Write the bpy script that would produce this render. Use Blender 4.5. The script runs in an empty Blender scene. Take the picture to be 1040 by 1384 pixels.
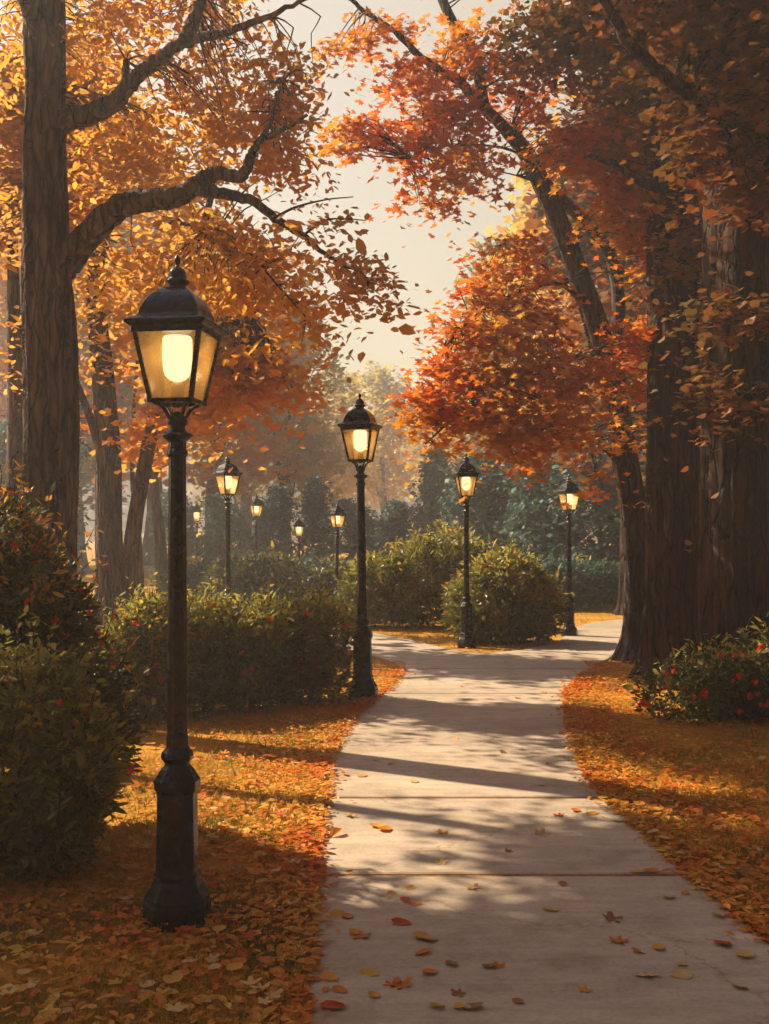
import bpy, math, random
import numpy as np
from mathutils import Vector

random.seed(7)
RNG = np.random.default_rng(7)
sc = bpy.context.scene
COL = sc.collection

# ------------------------------------------------------------------ view geometry
F, CX, HY, EYE = 1500.0, 520.0, 715.0, 1.7          # focal length and horizon in photo pixels, eye height


def at(px, py, d):
    return np.array([(px - CX) / F * d, d, EYE - (py - HY) / F * d])


def ground_at(px, py):
    d = F * EYE / (py - HY)
    return np.array([(px - CX) / F * d, d, 0.0])


# ------------------------------------------------------------------ object helpers
def tag(o, label=None, cat=None, group=None, kind=None):
    if label:
        o['label'] = label
    if cat:
        o['category'] = cat
    if group:
        o['group'] = group
    if kind:
        o['kind'] = kind
    return o


def empty(name, loc, rz=0.0, scale=1.0):
    o = bpy.data.objects.new(name, None)
    COL.objects.link(o)
    o.location = [float(v) for v in loc]
    o.rotation_euler = (0, 0, rz)
    o.scale = (scale,) * 3
    o.empty_display_size = 0.2
    return o


def link(name, me, mat=None, parent=None):
    o = bpy.data.objects.new(name, me)
    COL.objects.link(o)
    if mat is not None:
        for m in (mat if isinstance(mat, (list, tuple)) else [mat]):
            me.materials.append(m)
    if parent is not None:
        o.parent = parent
    return o


KIDS = {}


def copy_tree(o, parent=None):
    c = o.copy()
    COL.objects.link(c)
    if parent is not None:
        c.parent = parent
    for ch in [x for x in COL.objects if x.parent == o]:
        copy_tree(ch, c)
    return c


def mesh_np(name, V, faces_flat, totals, smooth=False, mats=None):
    me = bpy.data.meshes.new(name)
    V = np.ascontiguousarray(V, dtype=np.float32)
    faces_flat = np.ascontiguousarray(faces_flat, dtype=np.int32)
    totals = np.ascontiguousarray(totals, dtype=np.int32)
    me.vertices.add(len(V))
    me.vertices.foreach_set('co', V.ravel())
    me.loops.add(len(faces_flat))
    me.loops.foreach_set('vertex_index', faces_flat)
    me.polygons.add(len(totals))
    starts = np.concatenate([[0], np.cumsum(totals)[:-1]]).astype(np.int32)
    me.polygons.foreach_set('loop_start', starts)
    me.polygons.foreach_set('loop_total', totals)
    me.polygons.foreach_set('use_smooth', np.full(len(totals), smooth, dtype=bool))
    if mats is not None:
        me.polygons.foreach_set('material_index', np.ascontiguousarray(mats, dtype=np.int32))
    me.update(calc_edges=True)
    me.validate()
    return me


class MB:
    """collects shapes into ONE mesh"""

    def __init__(self):
        self.V, self.F, self.T, self.M, self.n = [], [], [], [], 0

    def add(self, V, faces, mat=0):
        V = np.asarray(V, float)
        for f in faces:
            self.F.extend([i + self.n for i in f])
            self.T.append(len(f))
            self.M.append(mat)
        self.V.append(V)
        self.n += len(V)

    def rings(self, rings, cap0=True, cap1=True, mat=0):
        k = len(rings[0])
        V = np.concatenate(rings)
        faces = []
        for i in range(len(rings) - 1):
            a, b = i * k, (i + 1) * k
            for j in range(k):
                j2 = (j + 1) % k
                faces.append((a + j, a + j2, b + j2, b + j))
        if cap0:
            faces.append(tuple(range(k - 1, -1, -1)))
        if cap1:
            faces.append(tuple(range((len(rings) - 1) * k, len(rings) * k)))
        self.add(V, faces, mat)

    def lathe(self, prof, seg, phase=0.0, flute=0.0):
        a = np.arange(seg) / seg * 2 * np.pi + phase
        rs = []
        for r, z in prof:
            rr = r * (1 + flute * np.where(np.arange(seg) % 2 == 0, 1, -1))
            rs.append(np.stack([np.cos(a) * rr, np.sin(a) * rr, np.full(seg, z)], 1))
        self.rings(rs)

    def tube(self, pts, radii, seg=8, rough=0.0, rng=RNG):
        P = np.asarray(pts, float)
        n = len(P)
        T = np.gradient(P, axis=0)
        T /= np.linalg.norm(T, axis=1)[:, None] + 1e-9
        ref = np.array([0.0, 0, 1]) if abs(T[0][2]) < 0.9 else np.array([0.0, 1, 0])
        u = np.cross(T[0], ref)
        u /= np.linalg.norm(u)
        a = np.arange(seg) / seg * 2 * np.pi
        lob = 1 + rough * (np.sin(a * 3 + rng.uniform(0, 6)) * .6 + np.sin(a * 5 + rng.uniform(0, 6)) * .5)
        rs = []
        for i in range(n):
            u = u - T[i] * np.dot(u, T[i])
            u /= np.linalg.norm(u) + 1e-9
            w = np.cross(T[i], u)
            r = radii[i] * lob * (1 + rough * rng.normal(0, .35, seg))
            rs.append(P[i] + np.outer(np.cos(a) * r, u) + np.outer(np.sin(a) * r, w))
        self.rings(rs)

    def box(self, c, s):
        c, s = np.array(c, float), np.array(s, float) / 2
        V = [c + s * np.array(k) for k in ((-1, -1, -1), (1, -1, -1), (1, 1, -1), (-1, 1, -1), (-1, -1, 1), (1, -1, 1), (1, 1, 1), (-1, 1, 1))]
        self.add(V, [(3, 2, 1, 0), (4, 5, 6, 7), (0, 1, 5, 4), (1, 2, 6, 5), (2, 3, 7, 6), (3, 0, 4, 7)])

    def build(self, name, mat, parent=None, smooth=False):
        V = np.concatenate(self.V)
        if parent is not None:
            V = V - np.array(parent.location)[None, :] if getattr(self, 'world', False) else V
        return link(name, mesh_np(name, V, self.F, self.T, smooth, self.M), mat, parent)


def spline(pts, n):
    """Catmull-Rom through pts (any dimension)"""
    P = np.asarray(pts, float)
    P = np.concatenate([[2 * P[0] - P[1]], P, [2 * P[-1] - P[-2]]])
    out = []
    segs = len(P) - 3
    for t in np.linspace(0, segs - 1e-6, n):
        i = int(t)
        f = t - i
        p0, p1, p2, p3 = P[i:i + 4]
        out.append(.5 * ((2 * p1) + (-p0 + p2) * f + (2 * p0 - 5 * p1 + 4 * p2 - p3) * f ** 2 + (-p0 + 3 * p1 - 3 * p2 + p3) * f ** 3))
    return np.array(out)


# ------------------------------------------------------------------ leaves
OVATE = (np.array([[0, 0, 0], [.27, .34, .07], [.21, .7, .05], [0, 1, -.08], [-.21, .7, .05], [-.27, .34, .07]], float) - [0, .5, 0],
         [(0, 1, 2, 3), (0, 3, 4, 5)])
SLIM = (np.array([[0, 0, 0], [.17, .36, .05], [.13, .72, .03], [0, 1, -.08], [-.13, .72, .03], [-.17, .36, .05]], float),
        [(0, 1, 2, 3), (0, 3, 4, 5)])
_mp = [(0, -.5), (.12, -.2), (.46, -.3), (.3, 0), (.5, .2), (.2, .16), (.0, .56), (-.2, .16), (-.5, .2), (-.3, 0), (-.46, -.3), (-.12, -.2)]
MAPLE = (np.array([[x, y, .16 * abs(x) - .1 * y * y] for x, y in _mp]), [tuple(range(12))])
KITE = (np.array([[0, -.5, 0], [.36, .0, .07], [0, .55, -.06], [-.33, .05, .05]]), [(0, 1, 2, 3)])
RAG = (np.array([[0, -.5, 0], [.3, -.28, .05], [.26, .02, -.03], [.48, .2, .04], [.1, .5, 0], [-.2, .3, .08], [-.47, .26, -.02], [-.28, -.18, .05]]),
       [tuple(range(8))])


def leaf_mesh(name, C, size, tmpl, rng, up=0.6, droop=0.0, axis=None, jit=0.26):
    """one leaf per row of C; up: how much the blades face the sky; axis: direction each leaf points along"""
    N = len(C)
    C = np.asarray(C, float)
    nrm = rng.normal(0, 1, (N, 3))
    nrm /= np.linalg.norm(nrm, axis=1)[:, None]
    nrm[:, 2] = np.abs(nrm[:, 2])
    nrm = nrm * (1 - up) + np.array([0, 0, 1.0]) * up
    nrm /= np.linalg.norm(nrm, axis=1)[:, None]
    ax = rng.normal(0, 1, (N, 3)) if axis is None else axis + rng.normal(0, .45, (N, 3))
    ax[:, 2] -= droop
    ax -= nrm * np.sum(ax * nrm, 1)[:, None]
    ax /= np.linalg.norm(ax, axis=1)[:, None] + 1e-9
    sx = np.cross(ax, nrm)
    s = np.asarray(size) * np.exp(rng.normal(0, jit, N)) if np.ndim(size) == 0 else size
    tv, tf = tmpl
    k = len(tv)
    asp = rng.uniform(.75, 1.2, N)
    V = (C[:, None, :] + s[:, None, None] * (tv[None, :, 0, None] * asp[:, None, None] * sx[:, None, :]
         + tv[None, :, 1, None] * ax[:, None, :] + tv[None, :, 2, None] * rng.uniform(-.4, 1.6, N)[:, None, None] * nrm[:, None, :]))
    ff = np.concatenate([np.array(f) for f in tf])
    tt = np.array([len(f) for f in tf])
    flat = (np.arange(N)[:, None] * k + ff[None, :]).ravel()
    return mesh_np(name, V.reshape(-1, 3), flat, np.tile(tt, N))


def clusters(blobs, rng):
    """cluster centres in ellipsoids (px, py, d, rx_px, ry_px, r_depth, n)"""
    out = []
    for px, py, d, rx, ry, rd, n in blobs:
        c = at(px, py, d)
        v = rng.normal(0, 1, (n, 3))
        v /= np.linalg.norm(v, axis=1)[:, None]
        v *= rng.uniform(0, 1, (n, 1)) ** .45
        out.append(c + v * np.array([rx / F * d, rd, ry / F * d]))
    return np.concatenate(out)


def spray(cent, per, sig, rng):
    """leaves about each cluster centre: flat tilted sprays"""
    n = len(cent)
    m = rng.poisson(per, n) + 2
    idx = np.repeat(np.arange(n), m)
    tilt = rng.normal(0, .28, (n, 2))
    s = np.exp(rng.normal(0, .3, n))
    xy = np.clip(rng.normal(0, 1, (len(idx), 2)), -1.8, 1.8) * (sig[0] * s[idx])[:, None]
    z = np.clip(rng.normal(0, 1, len(idx)), -1.8, 1.8) * sig[1] + (xy * tilt[idx]).sum(1) - .16 * (xy ** 2).sum(1) / sig[0]
    return cent[idx] + np.column_stack([xy, z])


def twig(mb, a, b, r, rng, seg=4):
    a, b = np.asarray(a), np.asarray(b)
    L = np.linalg.norm(b - a)
    m1 = a + (b - a) * .35 + rng.normal(0, .05 * L, 3) + [0, 0, .06 * L]
    m2 = a + (b - a) * .7 + rng.normal(0, .04 * L, 3) + [0, 0, .05 * L]
    p = spline([a, m1, m2, b], 7)
    mb.tube(p, np.linspace(r, r * .3, 7), seg)
    return p


# ------------------------------------------------------------------ materials
def new_mat(name):
    m = bpy.data.materials.new(name)
    m.use_nodes = True
    nt = m.node_tree
    nt.nodes.clear()
    out = nt.nodes.new('ShaderNodeOutputMaterial')
    return m, nt, out


def N(nt, t, **kw):
    n = nt.nodes.new(t)
    for k, v in kw.items():
        setattr(n, k, v)
    return n


def ramp(nt, stops, fac=None, interp='LINEAR'):
    r = N(nt, 'ShaderNodeValToRGB')
    r.color_ramp.interpolation = interp
    e = r.color_ramp.elements
    while len(e) < len(stops):
        e.new(.5)
    for i, (p, c) in enumerate(stops):
        e[i].position = p
        e[i].color = (*c, 1)
    if fac is not None:
        nt.links.new(fac, r.inputs[0])
    return r


def noise(nt, scale, detail=4, rough=.6, stretch=None, coord='Object', rot=None):
    tc = N(nt, 'ShaderNodeTexCoord')
    src = tc.outputs[coord]
    if stretch:
        mp = N(nt, 'ShaderNodeMapping')
        mp.inputs['Scale'].default_value = stretch
        if rot:
            mp.inputs['Rotation'].default_value = rot
        nt.links.new(src, mp.inputs[0])
        src = mp.outputs[0]
    n = N(nt, 'ShaderNodeTexNoise')
    n.inputs['Scale'].default_value = scale
    n.inputs['Detail'].default_value = detail
    n.inputs['Roughness'].default_value = rough
    nt.links.new(src, n.inputs['Vector'])
    return n


def mix(nt, a, b, fac, mode='MIX'):
    m = N(nt, 'ShaderNodeMix', data_type='RGBA', blend_type=mode)
    for i, v in ((0, fac), (6, a), (7, b)):
        if hasattr(v, 'links') or hasattr(v, 'is_linked'):
            nt.links.new(v, m.inputs[i])
        elif i == 0:
            m.inputs[0].default_value = v
        else:
            m.inputs[i].default_value = (*v, 1)
    return m.outputs[2]


def leaf_mat(name, cols, transl=.45, patch=None, patch_scale=.5, rough=.55, spec=.25):
    """leaf colours vary leaf by leaf; patch = second set of colours mixed in over whole boughs"""
    m, nt, out = new_mat(name)
    g = N(nt, 'ShaderNodeNewGeometry')
    k = len(cols)
    c1 = ramp(nt, [(i / (k - 1), c) for i, c in enumerate(cols)], g.outputs['Random Per Island']).outputs[0]
    if patch:
        kp = len(patch)
        c2 = ramp(nt, [(i / max(kp - 1, 1), c) for i, c in enumerate(patch)], g.outputs['Random Per Island']).outputs[0]
        nz = noise(nt, patch_scale, 2, .5)
        sel = ramp(nt, [(.44, (0, 0, 0)), (.58, (1, 1, 1))], nz.outputs['Fac']).outputs[0]
        c1 = mix(nt, c1, c2, sel)
    p = N(nt, 'ShaderNodeBsdfPrincipled')
    nt.links.new(c1, p.inputs['Base Color'])
    p.inputs['Roughness'].default_value = rough
    p.inputs['Specular IOR Level'].default_value = spec
    t = N(nt, 'ShaderNodeBsdfTranslucent')
    nt.links.new(c1, t.inputs['Color'])
    ms = N(nt, 'ShaderNodeMixShader')
    ms.inputs[0].default_value = transl
    nt.links.new(p.outputs[0], ms.inputs[1])
    nt.links.new(t.outputs[0], ms.inputs[2])
    nt.links.new(ms.outputs[0], out.inputs[0])
    return m


def bark_mat(name, dark, light, scale=1.0):
    m, nt, out = new_mat(name)
    n1 = noise(nt, 5 * scale, 6, .65, (3.2, 3.2, .35))
    n2 = noise(nt, 1.3 * scale, 3, .5, (1, 1, .5))
    mid = tuple((a + b) / 2 for a, b in zip(dark, light))
    c = ramp(nt, [(.36, dark), (.52, mid), (.66, light)], n1.outputs['Fac']).outputs[0]
    vo = N(nt, 'ShaderNodeTexVoronoi', feature='DISTANCE_TO_EDGE')
    vo.inputs['Scale'].default_value = 13 * scale
    mp = N(nt, 'ShaderNodeMapping')
    mp.inputs['Scale'].default_value = (1, 1, .16)
    wq = N(nt, 'ShaderNodeVectorMath', operation='MULTIPLY_ADD')
    n3 = noise(nt, 4, 3, .6)
    nt.links.new(n3.outputs['Color'], wq.inputs[0])
    wq.inputs[1].default_value = (.12, .12, .3)
    nt.links.new(n3.inputs['Vector'].links[0].from_socket, wq.inputs[2])
    nt.links.new(wq.outputs[0], mp.inputs[0])
    nt.links.new(mp.outputs[0], vo.inputs['Vector'])
    crack = ramp(nt, [(0, (.3, .28, .27)), (.12, (1, 1, 1))], vo.outputs['Distance']).outputs[0]
    c = mix(nt, c, crack, .85, 'MULTIPLY')
    blot = ramp(nt, [(.35, (.6, .58, .55)), (.65, (1.15, 1.08, 1.0))], n2.outputs['Fac']).outputs[0]
    c = mix(nt, c, blot, 1.0, 'MULTIPLY')
    p = N(nt, 'ShaderNodeBsdfPrincipled')
    nt.links.new(c, p.inputs['Base Color'])
    p.inputs['Roughness'].default_value = .85
    p.inputs['Specular IOR Level'].default_value = .2
    b = N(nt, 'ShaderNodeBump')
    b.inputs['Strength'].default_value = 1.0
    b.inputs['Distance'].default_value = .05
    nt.links.new(crack, b.inputs['Height'])
    nt.links.new(b.outputs[0], p.inputs['Normal'])
    nt.links.new(p.outputs[0], out.inputs[0])
    return m


def simple_mat(name, col, rough=.5, metal=0.0, spec=.5, vary=0.0, vscale=8.0, bump=0.0):
    m, nt, out = new_mat(name)
    p = N(nt, 'ShaderNodeBsdfPrincipled')
    p.inputs['Roughness'].default_value = rough
    p.inputs['Metallic'].default_value = metal
    p.inputs['Specular IOR Level'].default_value = spec
    n = noise(nt, vscale, 5, .6)
    c = ramp(nt, [(.3, tuple(x * (1 - vary) for x in col)), (.7, tuple(x * (1 + vary) for x in col))], n.outputs['Fac'])
    nt.links.new(c.outputs[0], p.inputs['Base Color'])
    if bump:
        b = N(nt, 'ShaderNodeBump')
        b.inputs['Strength'].default_value = bump
        b.inputs['Distance'].default_value = .004
        nt.links.new(n.outputs['Fac'], b.inputs['Height'])
        nt.links.new(b.outputs[0], p.inputs['Normal'])
    nt.links.new(p.outputs[0], out.inputs[0])
    return m


# lamp metal: black gloss paint, a little dusty and worn
def metal_mat():
    m, nt, out = new_mat('black_lamp_paint')
    p = N(nt, 'ShaderNodeBsdfPrincipled')
    n = noise(nt, 14, 6, .65)
    n2 = noise(nt, 60, 3, .6)
    c = ramp(nt, [(.42, (.003, .0035, .006)), (.64, (.006, .008, .013)), (.8, (.026, .026, .028))], n.outputs['Fac'])
    nt.links.new(c.outputs[0], p.inputs['Base Color'])
    p.inputs['Specular IOR Level'].default_value = .3
    r = ramp(nt, [(.3, (.16,) * 3), (.7, (.36,) * 3)], n.outputs['Fac'])
    nt.links.new(r.outputs[0], p.inputs['Roughness'])
    b = N(nt, 'ShaderNodeBump')
    b.inputs['Strength'].default_value = .25
    b.inputs['Distance'].default_value = .004
    nt.links.new(n2.outputs['Fac'], b.inputs['Height'])
    nt.links.new(b.outputs[0], p.inputs['Normal'])
    nt.links.new(p.outputs[0], out.inputs[0])
    return m


def glass_mat():
    m, nt, out = new_mat('amber_lantern_glass')
    t = N(nt, 'ShaderNodeBsdfTransparent')
    t.inputs[0].default_value = (1.0, .9, .7, 1)
    tr = N(nt, 'ShaderNodeBsdfTranslucent')
    tr.inputs[0].default_value = (.95, .54, .15, 1)
    g = N(nt, 'ShaderNodeBsdfGlossy')
    g.inputs['Roughness'].default_value = .12
    n = noise(nt, 9, 3, .5)
    f = ramp(nt, [(.35, (.2,) * 3), (.7, (.4,) * 3)], n.outputs['Fac'])
    a = N(nt, 'ShaderNodeMixShader')
    nt.links.new(f.outputs[0], a.inputs[0])
    nt.links.new(t.outputs[0], a.inputs[1])
    nt.links.new(tr.outputs[0], a.inputs[2])
    fr = N(nt, 'ShaderNodeFresnel')
    fr.inputs[0].default_value = 1.35
    b = N(nt, 'ShaderNodeMixShader')
    nt.links.new(fr.outputs[0], b.inputs[0])
    nt.links.new(a.outputs[0], b.inputs[1])
    nt.links.new(g.outputs[0], b.inputs[2])
    nt.links.new(b.outputs[0], out.inputs[0])
    return m


def glow_mat():
    m, nt, out = new_mat('lit_lamp_mantle')
    e = N(nt, 'ShaderNodeEmission')
    n = noise(nt, 30, 4, .6)
    c = ramp(nt, [(.3, (1.0, .84, .56)), (.6, (1.0, .93, .76))], n.outputs['Fac'])
    nt.links.new(c.outputs[0], e.inputs[0])
    e.inputs[1].default_value = .42
    tp = N(nt, 'ShaderNodeBsdfTransparent')
    tp.inputs[0].default_value = (.45, .45, .45, 1)
    ad = N(nt, 'ShaderNodeAddShader')
    nt.links.new(e.outputs[0], ad.inputs[0])
    nt.links.new(tp.outputs[0], ad.inputs[1])
    nt.links.new(ad.outputs[0], out.inputs[0])
    return m


M_METAL, M_GLASS, M_GLOW = metal_mat(), glass_mat(), glow_mat()
M_HOLDER = simple_mat('bulb_holder_grey', (.12, .11, .1), .6)

M_BARK_LEFT = bark_mat('purple_grey_bark', (.032, .025, .027), (.165, .125, .12))
M_BARK_MAPLE = bark_mat('maple_bark', (.016, .012, .01), (.085, .062, .05))
M_BARK_DARK = bark_mat('dark_brown_bark', (.013, .007, .004), (.075, .032, .014), .8)
M_BARK_FAR = bark_mat('far_bark', (.03, .022, .018), (.1, .07, .055))
M_STEM = simple_mat('bush_stem', (.05, .035, .02), .8, 0, .2, .4)

M_LF_LEFT = leaf_mat('golden_orange_leaf', [(.6, .27, .028), (.7, .34, .036), (.74, .41, .06), (.68, .28, .02), (.58, .33, .07), (.66, .18, .012)], .68,
                     [(.55, .28, .06), (.42, .25, .07), (.6, .3, .045)], .9)
M_LF_MAPLE = leaf_mat('red_orange_maple_leaf', [(.56, .12, .012), (.62, .1, .01), (.62, .22, .018), (.42, .07, .01), (.64, .27, .025)], .55,
                      [(.58, .25, .024), (.62, .3, .03), (.46, .2, .025), (.6, .18, .014)], .7)
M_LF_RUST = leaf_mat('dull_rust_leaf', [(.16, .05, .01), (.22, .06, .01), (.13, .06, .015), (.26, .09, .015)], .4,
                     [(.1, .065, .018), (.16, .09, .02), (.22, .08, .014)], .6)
M_LF_BUSH = leaf_mat('dark_green_bush_leaf', [(.042, .06, .017), (.07, .092, .022), (.12, .135, .028), (.22, .2, .04), (.055, .08, .026)], .36,
                     [(.024, .04, .015), (.04, .06, .017), (.09, .1, .022)], 3.0, .42, .4)
M_LF_HEDGE = leaf_mat('olive_hedge_leaf', [(.09, .1, .018), (.16, .165, .025), (.28, .25, .038), (.4, .31, .04), (.12, .13, .024)], .4,
                      [(.06, .075, .018), (.12, .125, .022), (.21, .19, .03)], 2.0, .42, .4)
M_LF_LIT_TIP = leaf_mat('pale_sunlit_tip_leaf', [(.26, .27, .05), (.36, .34, .06), (.24, .27, .06), (.46, .36, .05), (.34, .33, .06), (.6, .28, .03)], .5)  # pale leaf colour standing in for sunlight on bush and hedge tips
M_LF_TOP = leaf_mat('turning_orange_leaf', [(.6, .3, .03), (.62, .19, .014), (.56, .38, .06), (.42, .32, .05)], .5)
M_LF_ORANGE = leaf_mat('far_orange_leaf', [(.58, .24, .024), (.68, .3, .03), (.66, .24, .016), (.58, .33, .06)], .62, [(.62, .34, .06), (.5, .32, .08)], .45)
M_LF_GOLD = leaf_mat('far_gold_leaf', [(.6, .43, .08), (.68, .47, .08), (.52, .42, .1), (.68, .4, .05)], .55, [(.36, .33, .11), (.5, .38, .08)], .3)
M_LF_OLIVE = leaf_mat('far_olive_leaf', [(.27, .28, .09), (.36, .32, .09), (.28, .29, .11), (.42, .33, .08)], .5, [(.2, .25, .13), (.28, .29, .11)], .3)
M_LF_WOOD = leaf_mat('far_wood_leaf', [(.3, .2, .06), (.4, .26, .06), (.26, .2, .08), (.44, .26, .06)], .5, [(.16, .16, .07), (.34, .24, .07)], .06)
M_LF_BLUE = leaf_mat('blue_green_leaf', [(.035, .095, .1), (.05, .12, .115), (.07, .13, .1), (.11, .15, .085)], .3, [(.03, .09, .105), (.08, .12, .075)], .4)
M_FLOWER = leaf_mat('red_flower', [(.75, .035, .012), (.85, .07, .015), (.8, .16, .02)], .45)


# ------------------------------------------------------------------ ground, path
def ground_mat():
    m, nt, out = new_mat('leafy_autumn_ground')
    n1 = noise(nt, .9, 5, .65)
    n2 = noise(nt, 14, 6, .7)
    n3 = noise(nt, 3.1, 4, .6)
    a = ramp(nt, [(.3, (.2, .12, .02)), (.45, (.38, .19, .024)), (.58, (.5, .23, .02)), (.75, (.46, .13, .012))], n3.outputs['Fac']).outputs[0]
    b = ramp(nt, [(.3, (.12, .085, .018)), (.5, (.44, .24, .03)), (.7, (.6, .35, .05))], n2.outputs['Fac']).outputs[0]
    c = mix(nt, a, b, .55)
    c = mix(nt, c, ramp(nt, [(.4, (.7, .66, .55)), (.6, (1.1, 1.05, 1))], n1.outputs['Fac']).outputs[0], 1.0, 'MULTIPLY')
    p = N(nt, 'ShaderNodeBsdfPrincipled')
    nt.links.new(c, p.inputs['Base Color'])
    p.inputs['Roughness'].default_value = .9
    p.inputs['Specular IOR Level'].default_value = .1
    bm = N(nt, 'ShaderNodeBump')
    bm.inputs['Strength'].default_value = .9
    bm.inputs['Distance'].default_value = .03
    nt.links.new(n2.outputs['Fac'], bm.inputs['Height'])
    nt.links.new(bm.outputs[0], p.inputs['Normal'])
    nt.links.new(p.outputs[0], out.inputs[0])
    return m


def path_mat():
    m, nt, out = new_mat('worn_concrete_path')
    big = noise(nt, .8, 4, .6, (.5, 1.6, 1))
    fine = noise(nt, 45, 5, .7)
    mid = noise(nt, 6, 5, .65, (.4, 2.2, 1))
    c = ramp(nt, [(.3, (.31, .26, .205)), (.5, (.39, .326, .258)), (.7, (.46, .388, .308))], big.outputs['Fac']).outputs[0]
    c = mix(nt, c, ramp(nt, [(.32, (.78, .74, .7)), (.6, (1.05, 1.03, 1.0))], mid.outputs['Fac']).outputs[0], .8, 'MULTIPLY')
    c = mix(nt, c, ramp(nt, [(.35, (.72, .7, .68)), (.55, (1.04, 1.03, 1.02))], fine.outputs['Fac']).outputs[0], .55, 'MULTIPLY')
    st = noise(nt, 2.3, 6, .7)
    c = mix(nt, c, ramp(nt, [(.36, (.62, .56, .5)), (.5, (1, 1, 1))], st.outputs['Fac']).outputs[0], .55, 'MULTIPLY')
    vo = N(nt, 'ShaderNodeTexVoronoi', feature='DISTANCE_TO_EDGE')
    vo.inputs['Scale'].default_value = .55
    wn = noise(nt, 3.5, 5, .7)
    wv = N(nt, 'ShaderNodeVectorMath', operation='MULTIPLY_ADD')
    nt.links.new(wn.outputs['Color'], wv.inputs[0])
    wv.inputs[1].default_value = (.5, .5, 0)
    nt.links.new(wn.inputs['Vector'].links[0].from_socket, wv.inputs[2])
    nt.links.new(wv.outputs[0], vo.inputs['Vector'])
    ck = ramp(nt, [(.0, (.35, .3, .26)), (.006, (1, 1, 1))], vo.outputs['Distance']).outputs[0]
    c = mix(nt, c, ck, .6, 'MULTIPLY')
    p = N(nt, 'ShaderNodeBsdfPrincipled')
    nt.links.new(c, p.inputs['Base Color'])
    p.inputs['Roughness'].default_value = .62
    p.inputs['Specular IOR Level'].default_value = .35
    b = N(nt, 'ShaderNodeBump')
    b.inputs['Strength'].default_value = .35
    b.inputs['Distance'].default_value = .0022
    nt.links.new(fine.outputs['Fac'], b.inputs['Height'])
    nt.links.new(b.outputs[0], p.inputs['Normal'])
    nt.links.new(p.outputs[0], out.inputs[0])
    return m


M_GROUND, M_PATH = ground_mat(), path_mat()
M_JOINT = simple_mat('joint_of_leaf_dirt', (.3, .13, .03), .9, 0, .1, .5, 20)

g = MB()
g.add([(-200, -30, 0), (200, -30, 0), (200, 225, 0), (-200, 225, 0)], [(0, 1, 2, 3)])
tag(g.build('ground', M_GROUND), 'leaf-strewn autumn grass under the trees', 'ground', kind='structure')

# edges of the walk in ground metres: (distance, left x, right x)
LE = [(375, 1530), (395, 1470), (410, 1384), (419, 1290), (428, 1200), (434, 1140), (440, 1090), (447, 1035), (462, 998), (482, 970), (505, 950), (528, 930), (540, 917), (548, 905)]
RE = [(1360, 1530), (1260, 1450), (1165, 1384), (1045, 1282), (935, 1190), (872, 1132), (820, 1085), (793, 1048), (776, 1010), (766, 970), (764, 950), (769, 932), (783, 917), (800, 905)]
le = np.array([ground_at(*p) for p in LE])
re_ = np.array([ground_at(*p) for p in RE])


def edge_x(e, y):
    return np.interp(y, e[:, 1], e[:, 0])


les = spline(le, 160)
res = spline(re_, 160)
JUNC = [(548, 905), (800, 905), (825, 890), (848, 873), (862, 858), (900, 849), (1000, 843), (1200, 838), (1200, 829), (1000, 832), (900, 834), (850, 837), (800, 842), (778, 848), (768, 856),
        (758, 866), (735, 874), (700, 880), (660, 884), (635, 883), (600, 877), (560, 867), (520, 859), (490, 854), (440, 848), (380, 844), (250, 838), (250, 850), (380, 862), (440, 872), (490, 884), (515, 890), (535, 897)]
jp = np.array([ground_at(*p) for p in JUNC])
y_end = jp[0][1]
joints = [F * EYE / (py - HY) for py in (1186, 1081, 939)] + [y_end]
pm = MB()
TOP = .016


def slab(poly):
    """a slab with worn sloping edges from an outline running counter-clockwise"""
    P = np.array([(p[0], p[1]) for p in poly])
    c = P.mean(0)
    n = len(P)
    t = np.roll(P, -1, 0) - np.roll(P, 1, 0)
    t /= np.linalg.norm(t, axis=1)[:, None] + 1e-9
    nin = np.column_stack([-t[:, 1], t[:, 0]])
    Q = P + nin * .012
    V = np.concatenate([np.column_stack([P, np.full(n, 0.002)]), np.column_stack([P, np.full(n, TOP - .006)]), np.column_stack([Q, np.full(n, TOP)])])
    faces = [tuple(range(2 * n, 3 * n))]
    for i in range(n):
        j = (i + 1) % n
        faces += [(i, j, n + j, n + i), (n + i, n + j, 2 * n + j, 2 * n + i)]
    pm.add(V, faces)


y0 = le[0][1]
prev = y0
for yj in joints:
    ys = np.linspace(prev + .022, yj - .022, 18)
    wob = lambda a: a + RNG.normal(0, .007, len(a))
    L = [(x, y) for x, y in zip(wob(np.interp(ys, les[:, 1], les[:, 0])), ys)]
    R = [(x, y) for x, y in zip(wob(np.interp(ys, res[:, 1], res[:, 0])), ys)]
    slab(R + L[::-1])
    prev = yj
jj = jp.copy()
jj[0:2, 1] += .022
slab([tuple(p) for p in jj])
tag(pm.build('path', M_PATH), 'worn pale concrete walk curving away between the lamps', 'path', kind='structure')
jm = MB()
for yj in joints:
    xl, xr = edge_x(le, yj) + .02, edge_x(re_, yj) - .02
    jm.add([(xl, yj - .03, .006), (xr, yj - .03, .006), (xr, yj + .03, .006), (xl, yj + .03, .006)], [(0, 1, 2, 3)])
tag(jm.build('path_joint', M_JOINT), 'rusty leaf dirt filling the joints of the walk', 'path joint', kind='structure')

PATH_POLYS = [np.concatenate([res[:, :2], les[::-1, :2]]), jp[:, :2]]


def inside(poly, x, y):
    n = len(poly)
    r = np.zeros(len(x), bool)
    j = n - 1
    for i in range(n):
        xi, yi = poly[i]
        xj, yj = poly[j]
        c = ((yi > y) != (yj > y)) & (x < (xj - xi) * (y - yi) / (yj - yi + 1e-12) + xi)
        r ^= c
        j = i
    return r


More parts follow.
